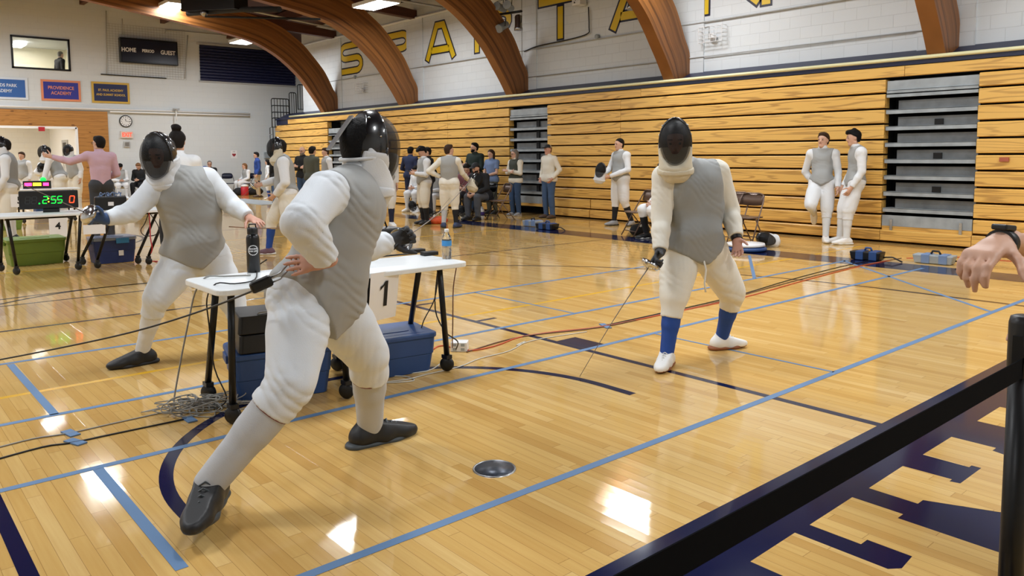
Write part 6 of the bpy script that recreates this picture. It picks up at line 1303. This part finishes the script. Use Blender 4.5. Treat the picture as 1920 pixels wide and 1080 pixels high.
cable('floor_cable', 'grey cord taped to the floor from the cable heap to the left edge', 'cord', AZ((-30, 846), (60, 823), (130, 812), (220, 792), (330, 768)), .004, 'grey_cord')
cable('floor_cable', 'black cord taped to the floor just in front of the grey one', 'cord', AZ((-30, 868), (80, 838), (135, 830), (220, 812), (350, 785)), .0045, 'black_cord')
cable('hanging_cable', 'grey cord hanging off the left corner of the near table', 'cord', [atz(470, 516, .747), atz(420, 518, .747), atz(386, 520, .75), at(366, 548, 4.55), at(352, 610, 4.52), at(340, 670, 4.5), at(326, 752, 4.48), atz(330, 765, .01)], .005, 'grey_cord')
cable('hanging_cable', 'dark cord looping over the near table and down its leg', 'cord', [atz(500, 487, .8), atz(483, 500, .748), atz(478, 524, .747), atz(440, 532, .747), atz(405, 532, .75), at(388, 560, 4.3), at(392, 610, 4.35), at(402, 690, 4.4), at(425, 745, 4.38), atz(410, 765, .01)], .004, 'black_cord')
cable('hanging_cable', 'black cord hanging behind the right leg of the second table', 'cord', [at(822, 512, 5.35), at(815, 560, 5.35), at(795, 600, 5.3), at(788, 625, 5.25)], .004, 'black_cord')
cable('hanging_cable', 'black cord curling down to the power strip', 'cord', [at(820, 512, 5.3), at(816, 580, 5.3), at(835, 622, 5.3), at(858, 640, 5.4), atz(855, 655, .06)], .0045, 'black_cord')
cable('hanging_cable', 'tan cord hanging from the right end of the second table', 'cord', [at(856, 500, 5.3), at(850, 540, 5.3), at(849, 600, 5.3), atz(848, 652, .05)], .004, 'brown_cord')
cable('power_cable', 'orange extension cord running from the power strip across the strip', 'cord', AZ((812, 655), (830, 648), (880, 657), (930, 648), (975, 632), (1040, 622), (1130, 612), (1240, 590), (1400, 556), (1500, 528), (1600, 502), (1668, 488)), .0055, 'orange_cord')
cable('power_cable', 'brown cord running beside the orange extension cord', 'cord', AZ((875, 660), (940, 640), (1000, 628), (1130, 613), (1240, 589), (1330, 570), (1400, 551), (1500, 524), (1600, 500), (1690, 484)), .005, 'brown_cord')
cable('power_cable', 'dark cord running next to the brown cord towards the reels', 'cord', AZ((1130, 611), (1240, 587), (1330, 567), (1400, 549), (1480, 525), (1580, 499), (1660, 483)), .0045, 'black_cord')
cable('signal_cable', 'white cord wandering over the floor from the blue bin', 'cord', AZ((700, 718), (760, 712), (800, 702), (860, 688), (900, 672), (955, 658), (985, 640), (968, 648), (1010, 636), (1100, 622)), .004, 'white_cord')
cable('signal_cable', 'white cord bunched in front of the blue bin', 'cord', AZ((690, 716), (720, 718), (775, 714), (760, 706), (725, 704), (800, 696), (828, 680)), .0045, 'white_cord')
cable('floor_cable', 'thin red cord on the floor behind the hand at right', 'cord', AZ((1700, 484), (1800, 482), (1860, 487), (1960, 494)), .006, 'orange_cord')
cable('reel_cable', 'tan reel cord stretched behind the lunging fencer past the black bottle', 'cord', [at(430, 425, 5.6), at(500, 428, 6.4), at(620, 424, 7.2)], .004, 'brown_cord')
cable('power_cable', 'red extension cord hanging at the end of the rear table', 'cord', [at(279, 398, 10.3), at(281, 420, 10.3), at(282, 445, 10.3), at(285, 470, 10.3), atz(275, 488, .01), atz(295, 490, .01)], .008, 'red_plastic')
cable('power_cable', 'dark cord looping beside the red extension cord', 'cord', [at(279, 398, 10.35), at(272, 418, 10.35), at(264, 432, 10.35), at(272, 442, 10.35), at(292, 440, 10.35), at(297, 425, 10.35), at(281, 400, 10.35)], .006, 'black_cord')
c = atz(862, 657, 0); r = thing('power_strip', 'grey metal power strip with outlets by the right table leg', 'power strip', c); b = MB(); b.obox(c + V(0, 0, .035), nrm(V(.7, -.72, 0)), nrm(V(.72, .7, 0)), (0, 0, 1), .06, .05, .035); b.build('housing', 'white_plastic', r, bevel=.005)
for i in range(2):
    for j in range(2): b = MB(); b.obox(c + V(0, 0, .02 + .032 * j) + nrm(V(.7, -.72, 0)) * (.03 - .06 * i) - nrm(V(.72, .7, 0)) * .0505, nrm(V(.7, -.72, 0)), nrm(V(.72, .7, 0)), (0, 0, 1), .014, .001, .01); b.build('socket', 'grey_steel', r)
# ---- tape on the floor
def tape(label, a, b, w=.045, m='blue_tape', z=.0014):
    a, b = np.array([*a, 0.]), np.array([*b, 0.]); d = nrm(b - a); n = V(-d[1], d[0], 0) * w / 2; mb = MB(); q = [a - n, b - n, b + n, a + n]; mb.add([p + V(0, 0, .0011) for p in q] + [p + V(0, 0, z) for p in q], [(3, 2, 1, 0), (4, 5, 6, 7), (0, 1, 5, 4), (1, 2, 6, 5), (2, 3, 7, 6), (3, 0, 4, 7)])
    o = mb.build('floor_tape', m, loc=a); tag(o, label, 'tape', 'blue tape lines on the floor')
tape('long blue tape line nearest the navy band, crossing the whole floor', (-2., 2.395), (11.2, 2.385)); tape('long blue tape line under the front edge of the near table', (-2., 3.9), (10.1, 3.9))
tape('blue tape line just beyond the white tables', (-2, 4.88), (10.1, 4.86)); tape('farthest long blue tape line, beyond the lunging fencer', (-2., 6.34), (10., 6.34))
tape('short blue tape piece at lower left running towards the camera', (.82, 3.88), (.82, 2.72)); tape('short blue tape piece at left by the green reflection', (.82, 6.3), (.83, 4.88)); tape('thin blue tape across the strip at the right fencer', (4.85, 3.88), (4.85, 2.4), .025); tape('thin blue tape across the strip behind the second table', (4.95, 6.34), (4.95, 4.88), .025)
tape('slanting blue tape left of the leaning fencers reflection', (9.62, 6.04), (7.89, 4.88), .04); tape('slanting blue tape by the hand at right', (10.05, 4.9), (7.75, 2.41), .04)
for (u0, v0), (u1, v1), l in (((123, 809), (142, 818), 'small blue tape tab over the grey floor cord'), ((128, 826), (155, 834), 'small blue tape tab over the black floor cord'), ((1128, 608), (1142, 616), 'small blue tape tab over the orange cord'), ((350, 784), (362, 792), 'small blue tape tab beside the cable heap')):
    tape(l, q2(atz(u0, v0)), q2(atz(u1, v1)), .05, z=.0075)
# ---- floor lid
c = atz(927, 879, 0); r = thing('floor_hatch', 'round dark metal floor lid set in the boards', 'lid', c); t = MB(); t.lathe([(.09, 0), (.09, .003), (.001, .0032)], c, (0, 0, 1), 40); t.build('plate', 'lid_metal', r); t = MB(); t.lathe([(.09, .0), (.092, .004), (.098, .004), (.1, .0)], c, (0, 0, 1), 40, cap=False); t.build('ring', 'steel', r)
# ---- barrier post and belt
c = V(2.171, .6, 0); r = thing('barrier_post', 'black retractable barrier post at the right edge', 'post', c)
t = MB(); t.lathe([(.18, 0), (.18, .012), (.16, .02), (.035, .03)], c, (0, 0, 1), 36); t.build('base', 'black_metal', r); t = MB(); t.lathe([(.0285, .02), (.0285, .9)], c, (0, 0, 1), 24); t.build('pole', 'black_metal', r)
t = MB(); t.lathe([(.0315, .88), (.0325, .89), (.0325, 1.012), (.029, 1.028), (.02, 1.032), (.001, 1.032)], c, (0, 0, 1), 28); h_ = t.build('head', 'black_plastic', r); b = MB(); b.box((c[0] - .038, c[1] - .012, .9), (c[0] - .03, c[1] + .012, .985)); b.build('belt_slot', 'black_metal', h_)
b = MB(); b.box((-1.6, .588, .884), (2.14, .5905, .933)); o = b.build('barrier_belt', mat('belt_black', '07080c', 1., spec=.1), loc=(.5, .59, .9)); tag(o, 'black barrier belt stretched from the post across the lower right', 'belt')
c2 = V(-1.63, .6, 0); r = thing('barrier_post', 'black barrier post outside the picture holding the other end of the belt', 'post', c2)
t = MB(); t.lathe([(.18, 0), (.18, .012), (.16, .02), (.035, .03)], c2, (0, 0, 1), 36); t.build('base', 'black_metal', r); t = MB(); t.lathe([(.0285, .02), (.0285, .9), (.0325, .9), (.0325, 1.01), (.001, 1.03)], c2, (0, 0, 1), 24); t.build('pole', 'black_metal', r)
# ---- folding chairs
def chair(label, pos, hdg, m='brown_metal', group='brown metal folding chairs'):
    a = math.radians(hdg); fw, rt = V(math.cos(a), math.sin(a), 0), V(math.sin(a), -math.cos(a), 0); c = V(pos[0], pos[1], 0); r = thing('folding_chair', label, 'chair', c, group); W = lambda x, y, z: c + rt * x + fw * y + V(0, 0, z)
    for s in (-1, 1):
        t = MB(); t.tube([W(s * .21, .24, .012), W(s * .205, .0, .42), W(s * .2, -.17, .7), W(s * .17, -.2, .78)], .011, 8); t.build('leg', m, r)
        t = MB(); t.tube([W(s * .185, -.27, .012), W(s * .185, .08, .43)], .010, 8); t.build('leg', m, r)
    t = MB(); t.tube([W(-.17, -.2, .78), W(-.1, -.205, .8), W(.1, -.205, .8), W(.17, -.2, .78)], .011, 8); t.build('top_rail', m, r)
    t = MB(); t.smooth = True; rings = []
    for i in range(9):
        x = -.19 + .38 * i / 8; y = -.165 - .02 * math.cos((i - 4) / 4 * 1.3); e = .02 * (abs(i - 4) / 4) ** 3
        rings.append([W(x, y + .006, .6 + e), W(x, y - .012, .6 + e), W(x, y - .052, .79 - e), W(x, y - .034, .79 - e)])
    t.loft(rings); t.build('backrest', m, r)
    t = MB(); t.smooth = True; t.loft([[W(x * .2 * k, .0 + y * .2 * k + .02, z) for x, y in ((-1, -.85), (-.85, -1), (.85, -1), (1, -.85), (1, .8), (.8, 1), (-.8, 1), (-1, .8))] for z, k in ((.415, .94), (.42, 1.), (.437, 1.), (.44, .9))]); t.build('seat', m, r)
    for y, z in ((.19, .1), (-.2, .1)): t = MB(); t.tube([W(-.2, y, z), W(.2, y, z)], .008, 6); t.build('stretcher', m, r)
    return r
chair('empty brown folding chair left of the woman with the green vest', wp(937, 11.0), 165)
chair('brown folding chair at the left of the fencer with the lowered foil', gp(1200, 13.5), 160)
chair('brown folding chair right behind the fencer with the lowered foil', gp(1402, 12.2), 185); chair('brown folding chair mostly hidden behind the watch arm of the blue socked fencer', gp(1376, 12.5), 185)
dk = 'navy plastic chairs by the end wall'; mat('chair_navy', '1a2036', .45)
chair('empty navy folding chair by the end wall', seat_xy(429, 29.1), -95, 'chair_navy', dk)
for u, y, hd, l in ((225, 29.1, -95, 'dark chair under the boy below the clock'), (263, 29.1, -125, 'dark chair under the boy in the black coat'), (394, 29.1, -110, 'dark chair under the grey haired man'), (463, 28.5, 190, 'dark chair under the girl above the red jug')): chair(l, seat_xy(u, y), hd, 'chair_navy', dk)
chair('dark chair under the seated man in the black hoodie', wp(910, 10.9), 195, 'black_metal', 'dark folding chairs at the bleachers')
chair('dark chair under the seated fencer behind the lowered foil', gp(1255, 13.1), 165, 'black_metal', 'dark folding chairs at the bleachers')
for u, l in ((878, 'dark chair under the person in maroon'), (818, 'dark chair under the small child'), (786, 'dark chair under the fencer behind the boy with the phone')): q = wp(u, 11.35); chair(l, q, 205, 'black_metal', 'dark folding chairs at the bleachers')
# ---- masks, bags, reels along the bleachers
q = atz(1432, 463, 0); held_mask('black mask with white bib lying on the floor right of the brown chairs', q + V(0, 0, .13), (-.2, -.8, -.1), (-.9, .1, .25))
held_mask('black mask held against the hip of the fencer in black socks at the bleachers', JM2['wrR'] + V(-.13, -.02, .06), (-.9, -.4, -.1), (.2, -.1, 1))
held_mask('black mask held low by the fencer seen from behind', JB['wrR'] + V(.17, .0, -.02), (.3, -.9, -.2), (.4, .2, .8), 'bib_cream')
q = gp(77, 21.1); held_mask('black mask in the arms of the dark haired fencer at left', V(q[0] - .03, q[1] - .25, 1.18), (-.4, -.8, -.2), (.5, -.1, .8), h=.016)
for u, v, m_, l in ((868, 409, 'bib_cream', 'black and red mask on the floor behind the fencer seen from behind'), (805, 412, 'bib_cream', 'dark mask on the floor by the orange bag'), (775, 398, 'bib_white', 'black mask on the floor at the feet of the boy with the phone')): held_mask(l, atz(u, v, 0) + V(0, 0, .14), (-.6, -.6, .1), (-.1, .5, .8), m_, h=.014)
def lump(name, label, cat, c, r, m, parts=(), group=None, wr=.006):
    c = np.asarray(c, float); rt = thing(name, label, cat, c, group); sd = SD(); rr = np.array(r)
    sd.ell(c + V(0, 0, r[2] * .8), np.eye(3), rr, .03); sd.ell(c + V(r[0] * .4, r[1] * .2, r[2] * .7), np.eye(3), rr * .7, .05); sd.ell(c + V(-r[0] * .45, -r[1] * .1, r[2] * .65), np.eye(3), rr * .65, .05)
    emit('body', sd.mesh(.012, wr=(wr, 40), cuts=[(c, V(0, 0, -1))]), m, rt)
    for nme, a, b, rad, mm in parts: t = MB(); t.tube([c + V(*a), (c + V(*a) + c + V(*b)) / 2 + V(0, 0, .05), c + V(*b)], rad, 6); t.build(nme, mm, rt)
    return rt
lump('sports_bag', 'orange bag on the floor behind the fencer seen from behind', 'bag', atz(822, 419, 0), (.2, .2, .085), 'orange_cloth', [('strap', (-.15, 0, .2), (.15, 0, .2), .014, 'black_cloth')])
lump('sports_bag', 'black bag on the floor under the seated girl', 'bag', (*seat_xy(477, 28.4), 0), (.3, .2, .16), 'black_cloth', [('strap', (-.15, 0, .2), (.15, 0, .2), .016, 'black_cloth')])
lump('sports_bag', 'dark bag on the floor left of the red jug', 'bag', (*seat_xy(447, 28.4), 0), (.2, .18, .16), 'black_cloth', [('strap', (-.1, 0, .2), (.1, 0, .2), .016, 'black_cloth')])
lump('sports_bag', 'blue backpack on the chair beside the grey haired man', 'bag', (*seat_xy(385, 29.3), .8), (.22, .16, .16), 'blue_sweater', [('strap', (-.1, 0, .2), (.1, 0, .2), .016, 'black_cloth')])
lump('sports_bag', 'black and white bag under the chair of the seated fencer', 'bag', atz(1200, 440, 0), (.2, .16, .11), 'black_cloth', [('strap', (-.12, -.1, .16), (.12, -.1, .16), .02, 'white_cord')])
q = seat_xy(458, 28.2); r = thing('drink_jug', 'red drink jug with a white lid on the floor by the seated girl', 'jug', (*q, 0)); t = MB(); t.lathe([(.13, 0), (.14, .02), (.14, .3), (.12, .32)], (*q, 0), (0, 0, 1), 20); t.build('body', 'red_plastic', r); t = MB(); t.lathe([(.125, .32), (.125, .38), (.06, .41), (.001, .42)], (*q, 0), (0, 0, 1), 20); t.build('lid', 'white_plastic', r)
q = atz(903, 411, 0); r = thing('drink_bottle', 'white and purple bottle standing before the brown chair', 'bottle', q); t = MB(); t.lathe([(.06, 0), (.065, .02), (.065, .2), (.05, .24)], q, (0, 0, 1), 18); t.build('body', 'white_plastic', r); t = MB(); t.lathe([(.0655, .08), (.0655, .17)], q, (0, 0, 1), 18, cap=False); t.build('print', 'purple_print', r); t = MB(); t.lathe([(.04, .24), (.04, .28), (.001, .29)], q, (0, 0, 1), 14); t.build('cap', 'white_plastic', r)
def reel(label, u, v, w, frame=False):
    c = atz(u, v, 0); r = thing('cable_reel', label, 'reel', c, 'fencing cord reels on the floor'); e = nrm(V(-.1, 1, 0)); n = V(1, .1, 0)
    b = MB(); b.obox(c + V(0, 0, .06), e, n, (0, 0, 1), w, .11, .055, .9); b.build('casing', 'black_plastic' if not frame else 'grey_steel', r, bevel=.012)
    for k in (-.5, .35):
        b = MB(); b.obox(c + e * w * k + V(0, 0, .065), e, n, (0, 0, 1), .05, .115, .06); b.build('blue_wrap', 'blue_bin' if not frame else 'blue_tape_far', r, bevel=.01)
    t = MB(); t.tube([c + e * w * .2 + V(0, 0, .115), c + e * w * .1 + V(0, 0, .16), c - e * w * .2 + V(0, 0, .16), c - e * w * .3 + V(0, 0, .115)], .014, 8); t.build('handle', 'blue_bin' if not frame else 'black_plastic', r)
    t = MB(); t.tube([c - e * w + V(0, 0, .05), c - e * (w + .12) + V(0, .0, .06), c - e * (w + .25) + V(-.03, 0, .012)], .01, 6); t.build('lead', 'black_cord', r)
reel('blue and black cord reel on the floor in front of the leaning fencers', 1626, 487, .2); reel('grey cord reel with blue tape on the floor below the wide aisle', 1752, 494, .24, True); reel('blue cord reel on the navy line in front of the capped man', 1026, 430, .22); reel('dark flat cord reel left of the blue one near the brown chair', 999, 424, .2, True)
c = atz(1398, 470, 0); r = thing('equipment_bag', 'flat blue and white round bag on the floor beside the black mask', 'bag', c); t = MB(); t.lathe([(.26, 0), (.3, .02), (.3, .05), (.26, .07)], c, (0, 0, 1), 28); t.build('lower_case', 'blue_bin', r); t = MB(); t.lathe([(.25, .07), (.28, .08), (.27, .115), (.001, .125)], c, (0, 0, 1), 28); t.build('upper_case', 'white_plastic', r)
# grey metal strip far away
b = MB(); q0, q1 = atz(430, 378, 0), atz(508, 383, 0); b.box((q0[0], q1[1] - .2, .001), (q1[0] + .6, q0[1] + 1.2, .012)); o = b.build('strip_mat', 'grey_steel', loc=(q0[0], q0[1], 0)); tag(o, 'grey fencing strip mat on the floor far away near the end wall', 'mat')
# ================================================================ camera and output look
cd = bpy.data.cameras.new('camera'); co = bpy.data.objects.new('camera', cd); COL.objects.link(co)
cd.sensor_width = 36.; cd.lens = FPX * 36 / 1920; cd.shift_y = -(540 - CY) / 1920; cd.clip_start = .05; cd.clip_end = 200
M = Matrix.Identity(4)
for i in range(3): M[i][0] = CR[i, 0]; M[i][1] = -CR[i, 1]; M[i][2] = -CR[i, 2]; M[i][3] = CAMP[i]
co.matrix_world = M; SC.camera = co
w = bpy.data.worlds.new('world'); SC.world = w; w.use_nodes = True; w.node_tree.nodes['Background'].inputs[0].default_value = (.8, .85, 1, 1); w.node_tree.nodes['Background'].inputs[1].default_value = .05
vs_ = SC.view_settings; vs_.view_transform = 'Standard'; vs_.look = 'None'; vs_.gamma = 1; vs_.use_curve_mapping = False; vs_.exposure = 0.
SC.cycles.use_denoising = True; SC.cycles.max_bounces = 8; SC.cycles.diffuse_bounces = 4; SC.cycles.glossy_bounces = 4; SC.cycles.transmission_bounces = 6; SC.cycles.transparent_max_bounces = 8
SC.cycles.caustics_reflective = False; SC.cycles.caustics_refractive = False; SC.cycles.sample_clamp_indirect = 6
